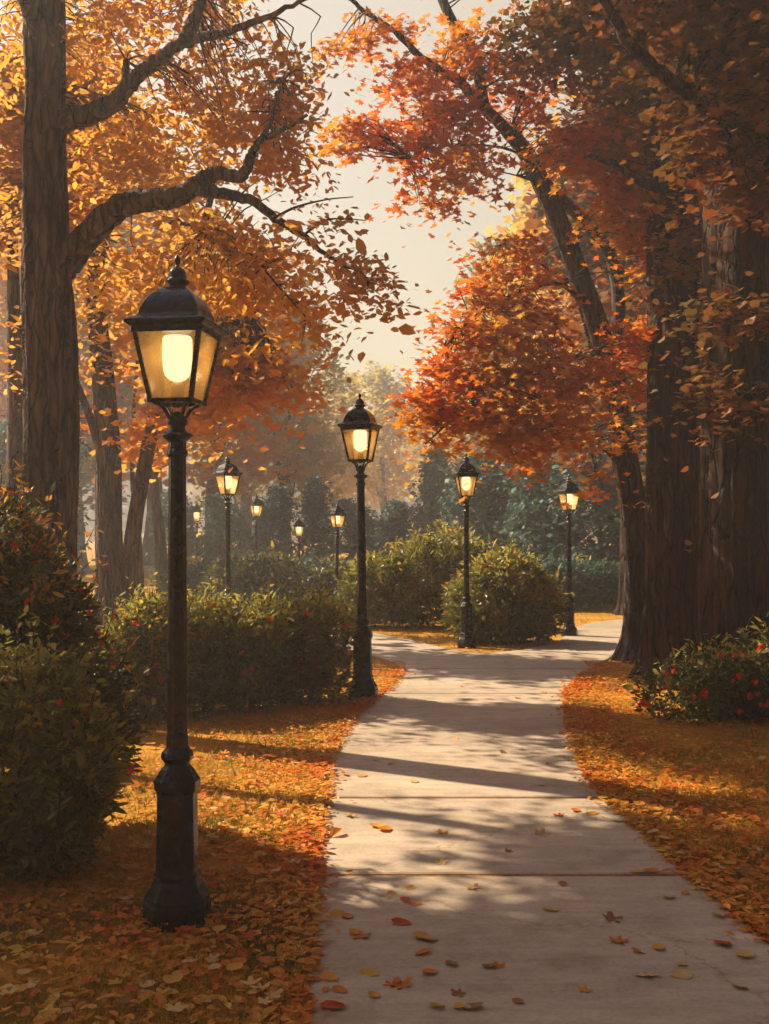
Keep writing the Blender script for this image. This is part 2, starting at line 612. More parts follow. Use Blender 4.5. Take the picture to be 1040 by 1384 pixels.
def on_path(x, y, grow=0.0):
    r = inside(PATH_POLYS[0], x, y) | inside(PATH_POLYS[1], x, y)
    return r


def in_view(n, d0, d1, power=1.0, margin=60):
    """random ground points under the view, nearer ones more often"""
    u = RNG.uniform(0, 1, n)
    d = (d0 ** -power + u * (d1 ** -power - d0 ** -power)) ** (-1 / power)
    px = RNG.uniform(-margin, 1040 + margin, n)
    return (px - CX) / F * d, d


# grass
x, y = in_view(150000, 3.2, 26, 1.6)
k = ~on_path(x, y)
x, y = x[k], y[k]
nz = np.sin(x * 3.1 + 1.3 * np.sin(y * 2.3)) * np.sin(y * 2.7 + np.sin(x * 1.9)) + RNG.normal(0, .5, len(x))
k = nz > -.25
x, y = x[k], y[k]
n = len(x)
h = RNG.uniform(.018, .06, n) * (1 + .02 * y)
w = .0022 * (1 + .12 * y)
an = RNG.uniform(0, 2 * np.pi, n)
lean = RNG.normal(0, .55, (n, 2)) * h[:, None]
V = np.empty((n, 3, 3))
V[:, 0] = np.column_stack([x - np.cos(an) * w, y - np.sin(an) * w, np.zeros(n)])
V[:, 1] = np.column_stack([x + np.cos(an) * w, y + np.sin(an) * w, np.zeros(n)])
V[:, 2] = np.column_stack([x + lean[:, 0], y + lean[:, 1], h])
M_GRASS = leaf_mat('dry_golden_grass', [(.26, .18, .022), (.46, .27, .028), (.62, .36, .035), (.36, .23, .025), (.7, .38, .035)], .45, [(.14, .13, .022), (.24, .18, .025)], .8)
tag(link('grass', mesh_np('grass', V.reshape(-1, 3), np.arange(3 * n), np.full(n, 3)), M_GRASS),
    'short golden and olive grass among the fallen leaves', 'grass', kind='stuff')

# leaf litter
x, y = in_view(42000, 3.0, 27, 1.35)
k = ~on_path(x, y)
x, y = x[k], y[k]
clump = np.sin(x * 1.7 + np.sin(y * 1.3) * 1.5) * np.sin(y * 1.5 - 1 + np.sin(x * 1.1))
k = (clump + RNG.normal(0, .7, len(x))) > -.35
k &= (y > 5.0 + .3 * np.sin(x * 5)) | (RNG.uniform(0, 1, len(x)) < .35) | (x > 1)
x, y = x[k], y[k]
# drifts along both edges of the walk
t = RNG.uniform(3.6, 13.2, 5200)
side = RNG.integers(0, 2, 5200)
vt = RNG.uniform(3.6, 14, 9000)
vs = RNG.uniform(0, 1, 9000) < .3
vo_ = RNG.exponential(.42, 9000)
vx = np.where(vs, np.interp(vt, les[:, 1], les[:, 0]) - vo_, np.interp(vt, res[:, 1], res[:, 0]) + vo_)
off = np.abs(RNG.normal(0, .1, 5200)) - .03 - RNG.exponential(.03, 5200) * (RNG.uniform(0, 1, 5200) < .35)
ex = np.where(side == 0, np.interp(t, les[:, 1], les[:, 0]) - off, np.interp(t, res[:, 1], res[:, 0]) + off)
x, y = np.concatenate([x, ex, vx]), np.concatenate([y, t, vt])
z = RNG.uniform(.008, .045, len(x))
M_LITTER = leaf_mat('leaf_litter', [(.66, .27, .018), (.72, .38, .035), (.55, .13, .01), (.72, .45, .08), (.68, .18, .012), (.5, .26, .03), (.76, .5, .11)], .4,
                    [(.54, .15, .012), (.64, .15, .012), (.68, .29, .022)], 1.2)
tag(link('leaf_litter', leaf_mesh('leaf_litter', np.column_stack([x, y, z]), .046, OVATE, RNG, .72), M_LITTER),
    'carpet of orange and gold fallen leaves over the grass', 'leaf litter', kind='stuff')

# ------------------------------------------------------------------ street lamps
def square_ring(h, z):
    return np.array([(-h, -h, z), (h, -h, z), (h, h, z), (-h, h, z)], float)


def make_lamp():
    root = empty('street_lamp', (0, 0, 0))
    b = MB()
    p8 = np.pi / 8
    b.lathe([(.140, 0), (.146, .008), (.146, .09), (.140, .1), (.142, .118), (.132, .135), (.112, .165), (.1, .19), (.098, .2), (.103, .205), (.103, .218), (.094, .225), (.092, .24),
             (.087, .56), (.092, .57), (.098, .58), (.1, .6), (.1, .618), (.092, .628), (.083, .645), (.07, .665), (.056, .68), (.054, .69), (.06, .697), (.069, .71), (.071, .722), (.067, .738), (.056, .75), (.05, .76)], 8, p8)
    base = b.build('base', M_METAL, root)
    md = base.modifiers.new('edge', 'BEVEL')
    md.width = .004
    md.segments = 2
    md.limit_method = 'ANGLE'
    p = MB()
    prof = [(.046, .75), (.046, .8), (.043, .82), (.0425, .9)] + [(.0425 - .006 * t, .9 + 1.1 * t) for t in np.linspace(.1, 1, 8)] + [(.037, 2.01), (.044, 2.02), (.044, 2.035), (.037, 2.045), (.037, 2.08)]
    p.lathe(prof, 24, 0, .035)
    p.build('post', M_METAL, root)
    c = MB()
    c.lathe([(.037, 2.075), (.05, 2.085), (.066, 2.1), (.068, 2.107), (.062, 2.112), (.046, 2.118), (.036, 2.13), (.033, 2.145), (.042, 2.152), (.046, 2.165), (.042, 2.18), (.03, 2.19), (.022, 2.2), (.012, 2.205)], 20)
    c.build('collar', M_METAL, root, True)
    for sx, sy in ((-1, -1), (1, -1), (1, 1), (-1, 1)):
        k = MB()
        pts = spline([(sx * .022, sy * .022, 2.165), (sx * .034, sy * .034, 2.195), (sx * .05, sy * .05, 2.226), (sx * .083, sy * .083, 2.247)], 8)
        k.tube(pts, np.full(8, .0085), 8)
        k.build('bracket', M_METAL, root, True)
    f = MB()
    zb, zt, hb, ht = 2.248, 2.545, .089, .141
    bars = [(hb, zb), (ht, zt)]
    for sx, sy in ((-1, -1), (1, -1), (1, 1), (-1, 1)):
        w = .0095
        r = []
        for h, z in bars:
            cx, cy = sx * h, sy * h
            r.append(np.array([(cx - w, cy - w, z), (cx + w, cy - w, z), (cx + w, cy + w, z), (cx - w, cy + w, z)]))
        f.rings(r)
    for h, z, hh, w in ((hb, zb, .018, .011), (ht, zt - .004, .02, .011)):
        o, i = h + w, h - w
        r0, r1, r2, r3 = square_ring(o, z - hh / 2), square_ring(o, z + hh / 2), square_ring(i, z + hh / 2), square_ring(i, z - hh / 2)
        V = np.concatenate([r0, r1, r2, r3])
        faces = []
        for a in range(4):
            for j in range(4):
                j2 = (j + 1) % 4
                n2 = ((a + 1) % 4) * 4
                faces.append((a * 4 + j, a * 4 + j2, n2 + j2, n2 + j))
        f.add(V, faces)
    f.lathe([(.012, 2.225), (.03, 2.232), (.034, 2.242), (.03, 2.252), (.012, 2.256)], 12)
    for a in range(4):
        d = np.array([math.cos(a * math.pi / 2), math.sin(a * math.pi / 2), 0])
        f.tube([d * .02 + [0, 0, zb], d * (hb - .004) + [0, 0, zb]], [.006, .006], 6)
    frame = f.build('lantern_frame', M_METAL, root)
    for k in range(4):
        gl = MB()
        a = k * math.pi / 2
        R = np.array([[math.cos(a), -math.sin(a), 0], [math.sin(a), math.cos(a), 0], [0, 0, 1]])
        V = []
        for dy in (0, .003):
            V += [(-hb + .008, -hb + dy, zb + .008), (hb - .008, -hb + dy, zb + .008), (ht - .008, -ht + dy, zt - .014), (-ht + .008, -ht + dy, zt - .014)]
        V = np.array(V) @ R.T
        gl.add(V[:4], [(0, 1, 2, 3)])
        gl.build('glass_pane', M_GLASS, frame)
    r = MB()
    prof = [(.13, 2.542), (.152, 2.548), (.156, 2.556), (.166, 2.562), (.176, 2.572), (.177, 2.581), (.168, 2.588), (.155, 2.594), (.138, 2.604), (.131, 2.612), (.129, 2.618), (.128, 2.624),
            (.122, 2.645), (.112, 2.668), (.099, 2.69), (.083, 2.709), (.066, 2.724), (.05, 2.734), (.046, 2.74)]
    r.rings([square_ring(h, z) for h, z in prof])
    roof = r.build('roof', M_METAL, root)
    md = roof.modifiers.new('edge', 'BEVEL')
    md.width = .0035
    md.segments = 2
    md.limit_method = 'ANGLE'
    md.angle_limit = math.radians(40)
    fi = MB()
    fi.lathe([(.046, 2.736), (.04, 2.742), (.038, 2.752), (.05, 2.76), (.054, 2.768), (.05, 2.774), (.041, 2.778), (.04, 2.79), (.038, 2.806), (.03, 2.822), (.018, 2.831), (.009, 2.836), (.008, 2.845),
              (.012, 2.85), (.015, 2.86), (.012, 2.872), (.006, 2.88), (.003, 2.886)], 20)
    fi.build('finial', M_METAL, roof, True)
    bu = MB()
    bu.lathe([(.012, 2.335), (.035, 2.345), (.052, 2.362), (.061, 2.39), (.064, 2.43), (.065, 2.48), (.064, 2.52), (.058, 2.532), (.02, 2.538)], 24)
    bulb = bu.build('bulb', M_GLOW, root, True)
    ho = MB()
    ho.lathe([(.03, 2.258), (.03, 2.3), (.026, 2.318), (.018, 2.334)], 16)
    ho.build('bulb_holder', M_HOLDER, bulb, True)
    ld = bpy.data.lights.new('lamp_light', 'POINT')
    ld.energy = 1.3
    ld.color = (1.0, .74, .4)
    ld.shadow_soft_size = .03
    lo = bpy.data.objects.new('lamp_light', ld)
    COL.objects.link(lo)
    lo.location = (0, 0, 2.44)
    lo.parent = root
    return root


LAMPS = [  # px, distance, scale, turn in degrees, label
    (240, 4.8, 1.0, -8, 'large black street lamp with lit square lantern, nearest, standing on the golden grass'),
    (491, 11.1, 1.06, -14, 'lit black street lamp at the hedge end where the side path leaves the walk'),
    (631, 15.9, .965, 6, 'lit black street lamp standing in front of the round clipped bush'),
    (770, 17.6, .89, 20, 'slim black street lamp at the bend of the walk beside the leaning maple'),
    (309, 17.5, 1.0, 38, 'tall grey street lamp rising behind the hedge, dim white lantern'),
    (267, 30, .85, 12, 'faded distant lamp just right of the large near lamp post'),
    (346, 28, .9, 25, 'faded distant lamp rising out of the hazy dark shrubs'),
    (405, 23.8, .69, 10, 'smallest short far lamp with a bright lantern beyond the hedge'),
    (455, 21, .77, 30, 'small far lamp with a wide cap close left of the hedge-end lamp'),
]
lamp = make_lamp()
for i, (px, d, s, rz, lb) in enumerate(LAMPS):
    o = lamp if i == 0 else copy_tree(lamp)
    o.location = ((px - CX) / F * d, d, 0)
    o.rotation_euler = (math.radians(random.uniform(-.5, .5)) * (i > 0), math.radians(random.uniform(-.7, .7)) * (i > 0), math.radians(rz))
    o.scale = (s,) * 3
    tag(o, lb, 'street lamp', 'black street lamps with square lanterns')


# ------------------------------------------------------------------ hero trees
def limb_from(mb, pix, r0, r1, seg=12, rough=.08, n=None, rng=RNG, wob=0.0):
    """pix: (px, py, d) down the limb"""
    P = np.array([at(*p) for p in pix])
    n = n or 6 * len(pix)
    S = spline(P, n)
    if wob:
        S[1:-1] += rng.normal(0, wob, (n - 2, 3))
    t = np.linspace(0, 1, n)
    mb.tube(S, r0 + (r1 - r0) * t ** .8, seg, rough, rng)
    return S


def trunk_tube(mb, pix, radii_px, seg=20, rough=.05, n=40, flare=1.5, rng=RNG):
    P = np.array([at(*p) for p in pix])
    R = np.array([r / F * p[2] for r, p in zip(radii_px, pix)])
    S = spline(np.column_stack([P, R]), n)
    r = S[:, 3].copy()
    z = S[:, 2]
    r *= 1 + (flare - 1) * np.exp(-np.clip(z - z.min(), 0, None) / .28)
    seg = max(16, min(72, int(2 * np.pi * r.max() / .028)))
    m = max(n, int((z.max() - z.min()) / .07))
    t = np.linspace(0, n - 1, m)
    S = np.column_stack([np.interp(t, np.arange(n), S[:, k]) for k in range(3)])
    r = np.interp(t, np.arange(n), r)
    k0 = mb.n
    mb.tube(S, r, seg, 0, rng)
    Q = mb.V[-1]
    a = np.tile(np.arange(seg) / seg * 2 * np.pi, m)
    zz = np.repeat(np.arange(m) * .07, seg)
    foot = np.exp(-zz / .35)
    ph = rng.uniform(0, 6.28, 12)
    g = np.zeros(len(a))
    for q, (kf, am) in enumerate(((3, .05), (5, .045), (9, .03), (14, .03), (21, .028), (29, .022))):
        g += am * np.sin(kf * a + ph[q] + 1.2 * np.sin(zz * (.6 + .25 * q) + ph[q + 6]) + .5 * np.sin(zz * 2.7 + ph[q]))
    g += foot * .22 * np.clip(np.sin(4 * a + ph[0]), -.3, 1) + rng.normal(0, .008, len(a))
    cen = np.repeat(S, seg, 0)
    mb.V[-1] = cen + (Q - cen) * (1 + g)[:, None] if len(Q) == len(cen) else Q
    return S


def pix_of(P):
    return np.column_stack([CX + F * P[:, 0] / P[:, 1], HY - F * (P[:, 2] - EYE) / P[:, 1]])


def prune(cent, rng, keep_out, radius=26, prob=.85):
    """thin the boughs near some limbs (photo polyline)"""
    q = pix_of(cent)
    S = spline(np.array(keep_out, float), 60)
    dd = np.sqrt(((q[:, None, :] - S[None]) ** 2).sum(2)).min(1)
    return cent[~((dd < radius) & (rng.uniform(0, 1, len(cent)) < prob))]


def tree_from(name, label, cat, base, trunk_parts, branch_parts, cent, per, sig, leaf, tmpl, bark, lmat, rng, group=None, reach=1.8, up=.55, droop=.2, twig_r=.011):
    """an Empty at the foot > trunk, branches, crown; all given in world space"""
    root = empty(name, base)
    off = np.array(base, float)
    skel = []
    for mb, S in trunk_parts:
        skel.append(S[len(S) // 3:])
    for mb, S in branch_parts:
        skel.append(S[len(S) // 4:])
    sk = np.concatenate(skel)
    owners = np.concatenate([np.full(len(s), i) for i, s in enumerate(skel)])
    mbs = [m for m, _ in trunk_parts] + [m for m, _ in branch_parts]
    for c in cent:
        dd = np.linalg.norm(sk - c, axis=1)
        j = int(dd.argmin())
        if dd[j] < reach and dd[j] > .1:
            twig(mbs[owners[j]], sk[j], c, twig_r * (.5 + .5 * min(1, dd[j] / .9)), rng)
    seen = set()
    for i, m in enumerate(mbs):
        if id(m) in seen:
            continue
        seen.add(id(m))
        m.V = [v - off for v in m.V]
        if i < len(trunk_parts):
            first = m.build('trunk', bark, root, True)
        else:
            m.build('branch', bark, first, True)
    L = spray(cent, per, sig, rng) - off
    link('crown', leaf_mesh('crown', L, leaf, tmpl, rng, up, droop), lmat, root)
    tag(root, label, cat, group)
    return root


# --- left tree
r1 = np.random.default_rng(11)
tm = MB()
D = 9.6
S0 = trunk_tube(tm, [(66, 985, D), (66, 850, D), (66, 700, D), (68, 560, D), (66, 430, D), (62, 330, D), (60, 200, D), (62, 110, D), (60, 40, D), (62, -80, D), (70, -260, D), (66, -420, D)],
                [38, 36, 35, 34, 33, 30, 27, 25, 26, 23, 19, 13], 22, .05, 60, 1.5, r1)
b1, b2, b3, b4, b5, b6 = [MB() for _ in range(6)]
S1 = limb_from(b1, [(70, 165, D), (110, 158, D - .05), (150, 142, D - .1), (178, 112, D - .15), (212, 82, D - .2), (255, 55, D - .3), (310, 44, D - .4), (372, 18, D - .5), (430, -6, D - .5)], .115, .012, 10, .09, None, r1, .006)
S1b = limb_from(b1, [(252, 56, D - .3), (262, 28, D - .2), (272, -5, D - .1), (282, -60, D)], .075, .03, 9, .08, None, r1)
S1c = limb_from(b1, [(172, 118, D - .15), (170, 100, D - .15), (171, 82, D - .1)], .045, .03, 8, .12, None, r1)
S2 = limb_from(b2, [(72, 372, D), (98, 343, D), (128, 308, D - .1), (165, 277, D - .15), (205, 270, D - .25), (245, 264, D - .3), (270, 246, D - .35), (292, 234, D - .35), (326, 238, D - .4), (338, 214, D - .4), (352, 190, D - .45), (385, 174, D - .5), (416, 155, D - .6)],
               .15, .012, 12, .09, None, r1, .006)
S2b = limb_from(b2, [(352, 190, D - .45), (366, 165, D - .4), (372, 140, D - .4), (384, 108, D - .4)], .025, .006, 7, .05, None, r1)
S3 = limb_from(b3, [(262, 256, D - .33), (300, 262, D - .4), (342, 272, D - .5), (376, 298, D - .6), (410, 318, D - .7), (430, 336, D - .8), (462, 356, D - .9), (500, 376, D - 1)], .06, .008, 9, .08, None, r1, .005)
S3b = limb_from(b3, [(372, 294, D - .6), (400, 280, D - .6), (440, 270, D - .65), (478, 266, D - .7)], .014, .004, 6, .05, None, r1)
S3c = limb_from(b3, [(410, 318, D - .7), (440, 298, D - .7), (468, 296, D - .75), (495, 298, D - .8)], .012, .004, 6, .05, None, r1)
S4 = limb_from(b4, [(230, 300, D + .2), (270, 306, D + .1), (310, 318, D), (340, 345, D - .2), (375, 385, D - .4), (415, 430, D - .5)], .022, .006, 7, .06, None, r1)
S5 = limb_from(b5, [(62, 60, D), (20, -40, D - .4), (-60, -120, D - .8), (-160, -190, D - 1)], .12, .03, 9, .08, None, r1)
S6 = limb_from(b6, [(64, -60, D), (150, -180, D + .3), (280, -280, D + .3), (400, -330, D)], .11, .02, 9, .08, None, r1)
blobs = [
    (130, 60, 10.2, 60, 70, .7, 46), (215, 60, 10.4, 80, 70, .8, 70), (300, 30, 10.2, 60, 40, .7, 36), (180, -60, 10, 160, 60, 1., 90),
    (300, 130, 10.4, 90, 55, .8, 80), (375, 150, 10, 45, 50, .6, 46), (400, 95, 10, 35, 25, .4, 20), (380, 225, 9.8, 40, 32, .5, 28), (320, 195, 10.2, 60, 40, .6, 46), (230, 190, 10.7, 80, 60, .7, 66), (150, 220, 10.9, 60, 80, .7, 60),
    (300, 320, 9.7, 70, 28, .5, 40), (370, 345, 9.2, 44, 24, .4, 24), (430, 310, 9, 36, 20, .4, 9), (468, 362, 8.75, 28, 12, .3, 13), (502, 380, 8.6, 22, 16, .2, 16), (490, 402, 8.6, 10, 14, .15, 6),
    (330, 385, 9.7, 60, 40, .5, 40), (400, 410, 9.3, 40, 35, .4, 22), (412, 458, 9.1, 22, 26, .3, 12), (250, 380, 10.6, 70, 60, .7, 44), (160, 360, 11, 60, 70, .7, 30),
    (20, 60, 10.5, 30, 90, .7, 30), (20, 300, 11, 30, 90, .8, 22), (10, 480, 11, 24, 80, .7, 10),
    (300, -270, 8.6, 260, 130, 1.5, 170), (520, -480, 6.8, 260, 200, 1.6, 130)]  # crown masses above the frame, added to block overhead sky light
blobs = [(*b[:6], max(5, int(b[6] * .56)) if b[1] > -100 else b[6]) for b in blobs]
cent = clusters(blobs, r1)
cent = prune(cent, r1, [(95, 155), (150, 143), (190, 100), (250, 56), (320, 42)], 16, .8)
cent = prune(cent, r1, [(95, 345), (150, 285), (220, 268), (290, 236), (330, 236), (345, 195)], 20, .85)
cent = prune(cent, r1, [(275, 256), (342, 272), (400, 315), (440, 340)], 14, .7)
tree_from('broadleaf_tree', 'big purple-grey trunk with golden leaves and long bent bare limbs, above the flowering bush', 'tree', at(66, 970, D) * [1, 1, 0],
          [(tm, S0)], [(b1, S1), (b1, S1b), (b1, S1c), (b2, S2), (b2, S2b), (b3, S3), (b3, S3b), (b3, S3c), (b4, S4), (b5, S5), (b6, S6)],
          cent, 26, (.17, .075), .075, OVATE, M_BARK_LEFT, M_LF_LEFT, r1, None, 1.1, .35, .35, .009)

# --- leaning maple on the right
r2 = np.random.default_rng(23)
tm = MB()
D = 14.3
S0 = trunk_tube(tm, [(862, 896, D), (864, 840, D), (862, 760, D), (856, 690, D), (843, 610, D - .1), (828, 530, D - .2), (806, 440, D - .3), (782, 370, D - .4), (760, 310, D - .5), (736, 255, D - .6), (712, 208, D - .7), (690, 180, D - .8)],
                [20, 18.5, 18, 17.5, 17, 16.5, 15.5, 14, 13, 12, 11, 9], 18, .05, 50, 1.6, r2)
b1, b2, b3, b4, b5, b6, b7, b8, b9, b10 = [MB() for _ in range(10)]
S1 = limb_from(b1, [(700, 192, D - .75), (660, 150, D - .9), (620, 110, D - 1.1), (575, 82, D - 1.3), (530, 40, D - 1.4), (480, 5, D - 1.5), (455, -25, D - 1.6)], .085, .015, 9, .08, None, r2, .008)
S1b = limb_from(b1, [(655, 147, D - .9), (640, 70, D - .8), (612, 30, D - .8), (590, -20, D - .7), (560, -90, D - .7)], .075, .05, 9, .08, None, r2)
S2 = limb_from(b2, [(735, 243, D - .6), (765, 275, D - .3), (795, 305, D), (826, 346, D + .3), (836, 400, D + .4), (834, 480, D + .3), (838, 560, D)], .06, .1, 10, .08, None, r2)
S3 = limb_from(b3, [(788, 388, D - .4), (750, 370, D - .8), (710, 340, D - 1.2), (680, 330, D - 1.4)], .03, .008, 7, .06, None, r2)
S4 = limb_from(b4, [(800, 425, D - .3), (760, 385, D - .8), (710, 392, D - 1.3), (668, 412, D - 1.7), (620, 440, D - 2.1)], .04, .008, 7, .06, None, r2)
S5 = limb_from(b5, [(835, 565, D - .2), (815, 500, D - .8), (770, 482, D - 1.3), (720, 500, D - 1.8), (670, 530, D - 2.2), (615, 565, D - 2.5), (575, 600, D - 2.6)], .05, .008, 8, .06, None, r2)
S6 = limb_from(b6, [(848, 640, D - .1), (800, 590, D - .8), (750, 575, D - 1.4), (690, 600, D - 1.9), (640, 620, D - 2.1)], .035, .007, 7, .06, None, r2)
S7 = limb_from(b7, [(820, 500, D - .2), (880, 480, D - .6), (950, 450, D - 1), (1040, 425, D - 1.2)], .04, .012, 7, .06, None, r2)
S8 = limb_from(b8, [(772, 340, D - .45), (830, 230, D - .8), (860, 160, D - .9)], .05, .015, 7, .06, None, r2)
S9 = limb_from(b9, [(715, 212, D - .7), (670, 198, D - 1), (600, 198, D - 1.3), (555, 215, D - 1.5)], .022, .005, 6, .06, None, r2)
S10 = limb_from(b10, [(735, 250, D - .6), (690, 235, D - 1), (640, 228, D - 1.2)], .014, .004, 6, .06, None, r2)
blobs = [
    (475, 55, 12.7, 36, 10, .3, 9), (525, 40, 12.8, 30, 22, .4, 10), (560, 100, 13, 45, 30, .5, 22), (625, 60, 13.3, 50, 45, .6, 26), (600, 150, 13, 70, 22, .5, 26), (492, 172, 12.6, 36, 10, .3, 13), (462, 200, 12.5, 16, 10, .2, 6), (560, 185, 12.7, 50, 18, .3, 20),
    (590, 235, 12.8, 34, 16, .4, 12), (575, 268, 12.8, 14, 10, .25, 5), (650, 195, 13, 50, 34, .5, 26), (700, 130, 13.6, 60, 50, .6, 32), (720, 190, 13.2, 60, 40, .5, 44), (780, 210, 13, 50, 35, .5, 36), (830, 180, 12.8, 60, 35, .5, 46), (632, 240, 12.9, 30, 14, .4, 7),
    (660, 355, 12.8, 34, 14, .5, 15), (705, 335, 13, 40, 20, .5, 18), (730, 360, 12.9, 50, 25, .5, 24), (640, 398, 12.4, 26, 14, .4, 12), (685, 402, 12.6, 60, 28, .5, 40), (625, 440, 12.2, 30, 16, .4, 16), (660, 450, 12.3, 60, 34, .5, 56), (730, 440, 12.7, 60, 36, .5, 50),
    (604, 490, 12, 30, 14, .4, 18), (640, 505, 12, 55, 28, .5, 50), (710, 505, 12.3, 60, 34, .5, 54), (580, 535, 11.8, 32, 12, .3, 24), (585, 560, 11.7, 26, 12, .3, 18), (640, 560, 11.9, 50, 24, .5, 42), (700, 560, 12.1, 55, 30, .5, 46), (770, 520, 12.7, 55, 36, .5, 46),
    (600, 602, 11.7, 30, 9, .25, 12), (680, 600, 12, 45, 18, .4, 28), (740, 600, 12.4, 50, 22, .5, 32), (790, 570, 12.9, 50, 34, .5, 40), (830, 470, 13, 60, 42, .6, 50), (880, 520, 13, 50, 36, .5, 32), (850, 585, 13.2, 50, 30, .5, 24), (700, 625, 12.1, 25, 8, .2, 8),
    (820, 655, 13.3, 28, 20, .4, 14), (850, 672, 13.2, 22, 14, .3, 10), (780, 690, 13.4, 40, 20, .4, 12), (850, 290, 13, 70, 50, .6, 60), (790, 300, 13.3, 45, 35, .5, 26), (900, 240, 12.8, 60, 45, .5, 46), (840, 360, 13.2, 50, 35, .5, 30), (910, 320, 12.8, 50, 40, .5, 30),
    (930, 440, 12.9, 70, 36, .5, 36), (960, 400, 12.7, 60, 30, .5, 24), (890, 450, 13, 50, 36, .5, 30), (680, -70, 13.5, 80, 50, .8, 36), (790, -50, 13.7, 90, 50, .8, 40), (640, -260, 11.5, 260, 120, 1.6, 150)]  # last mass is out of view overhead, added to cut sky light
blobs = [(*b[:6], int(b[6] * (1.08 if b[1] < 300 else .62))) for b in blobs]
cent = clusters(blobs, r2)
cent = prune(cent, r2, [(690, 190), (712, 215), (740, 270), (765, 325), (790, 390), (808, 440)], 38, .95)
cent = prune(cent, r2, [(631, 615), (631, 680)], 34, 1.0)
cent = prune(cent, r2, [(770, 640), (770, 690)], 34, 1.0)
cent = prune(cent, r2, [(740, 245), (790, 300), (835, 365)], 26, .9)
cent = prune(cent, r2, [(832, 560), (846, 640), (858, 700)], 32, .95)
tree_from('maple_tree', 'leaning red and orange maple at the right edge of the walk, limbs sweeping left', 'tree', at(862, 893, D) * [1, 1, 0],
          [(tm, S0)], [(b1, S1), (b1, S1b), (b2, S2), (b3, S3), (b4, S4), (b5, S5), (b6, S6), (b7, S7), (b8, S8), (b9, S9), (b10, S10)],
          cent, 19, (.19, .035), .096, MAPLE, M_BARK_MAPLE, M_LF_MAPLE, r2, None, 1.3, .5, .3, .011)

# --- big dark trunks on the right
r3 = np.random.default_rng(31)


def dark_tree(label, trunk_pix, trunk_r, limbs, blobs, per=22, leaf=.095, seg=26, flare=1.35):
    mb = MB()
    S = trunk_tube(mb, trunk_pix, trunk_r, seg, .06, 60, flare, r3)
    br = []
    for pix, a, b in limbs:
        m = MB()
        br.append((m, limb_from(m, pix, a, b, 9, .08, None, r3, .006)))
    cent = clusters(blobs, r3)
    base = S[0].copy()
    base[2] = 0
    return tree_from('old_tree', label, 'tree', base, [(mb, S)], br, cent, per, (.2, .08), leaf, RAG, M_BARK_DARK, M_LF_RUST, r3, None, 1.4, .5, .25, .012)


D = 12.6
dark_tree('massive dark brown trunk just right of the leaning maple', [(910, 915, D), (908, 850, D), (910, 700, D), (912, 500, D), (910, 300, D), (902, 150, D), (898, 0, D), (900, -200, D)], [36, 35, 34, 33, 31, 27, 22, 16],
          [([(900, 262, D - .3), (860, 240, D - .5), (825, 220, D - .7), (795, 210, D - .9)], .075, .02)],
          [(740, 60, 13, 60, 45, .6, 34), (800, 30, 12.6, 70, 45, .6, 46), (850, 100, 12.4, 60, 50, .6, 46), (890, 30, 12.2, 60, 50, .6, 40), (850, -60, 12.4, 120, 60, .8, 60), (940, 330, 12, 40, 50, .4, 22)])
D = 10.8
dark_tree('widest dark trunk at the right edge behind the flowering shrub', [(1000, 950, D), (1000, 850, D), (998, 700, D), (1000, 500, D), (1000, 300, D), (1004, 100, D), (1010, -100, D), (1012, -260, D)], [52, 50, 48, 47, 45, 40, 34, 26],
          [([(1040, 192, D - .4), (985, 160, D - .6), (935, 130, D - .8), (890, 95, D - 1), (850, 58, D - 1.1), (828, 20, D - 1.2), (805, -15, D - 1.3)], .085, .035),
           ([(1010, 30, D - .2), (960, -60, D - .4), (900, -120, D - .6)], .1, .03)],
          [(960, 60, 10.2, 70, 60, .6, 50), (1010, 120, 10, 50, 60, .6, 40), (960, 190, 10.2, 55, 45, .5, 30), (1010, 260, 10, 40, 50, .5, 24), (940, -40, 10.2, 120, 60, .8, 70), (1030, 20, 10, 60, 70, .6, 40), (990, 420, 10, 60, 24, .4, 16), (1010, 540, 10, 40, 22, .3, 8), (950, 520, 10.3, 40, 22, .3, 8)])
D = 22
dark_tree('brown trunk standing across the walk, half hidden behind the leaning maple', [(856, 836, D), (857, 780, D), (858, 650, D), (858, 450, D), (856, 200, D), (850, 0, D)], [19, 18, 17, 16, 14, 10],
          [([(858, 420, D), (800, 330, D), (760, 250, D)], .12, .03)], [(800, 260, 22, 90, 90, 1.5, 60), (880, 150, 22, 100, 100, 1.5, 60), (760, 330, 22, 60, 50, 1, 24)], 12, .22)
D = 15.5
dark_tree('slender grey trunk between the massive dark trunk and the right edge trunk', [(958, 885, D), (955, 700, D), (953, 500, D), (950, 300, D), (945, 100, D), (940, -150, D)], [15, 14, 13, 12, 11, 8],
          [([(948, 230, D), (985, 150, D), (1030, 90, D)], .08, .02)], [(1000, 90, 15.5, 70, 80, 1, 40), (900, 20, 15.5, 80, 70, 1, 40), (940, 300, 16.5, 80, 80, .8, 40)], 12, .16)
D = 17.5
dark_tree('dark trunk in the gloom beyond the flowering shrub at the right edge', [(1060, 870, D), (1060, 700, D), (1056, 450, D), (1050, 200, D), (1045, 0, D)], [32, 30, 28, 26, 20],
          [([(1052, 230, D), (1000, 150, D), (950, 110, D)], .1, .03)], [(1000, 300, 17.5, 90, 120, 1.2, 80), (920, 420, 18.5, 90, 110, 1, 80), (1000, 560, 18.5, 90, 110, 1, 80), (920, 640, 19, 60, 90, 1, 60)], 14, .2)

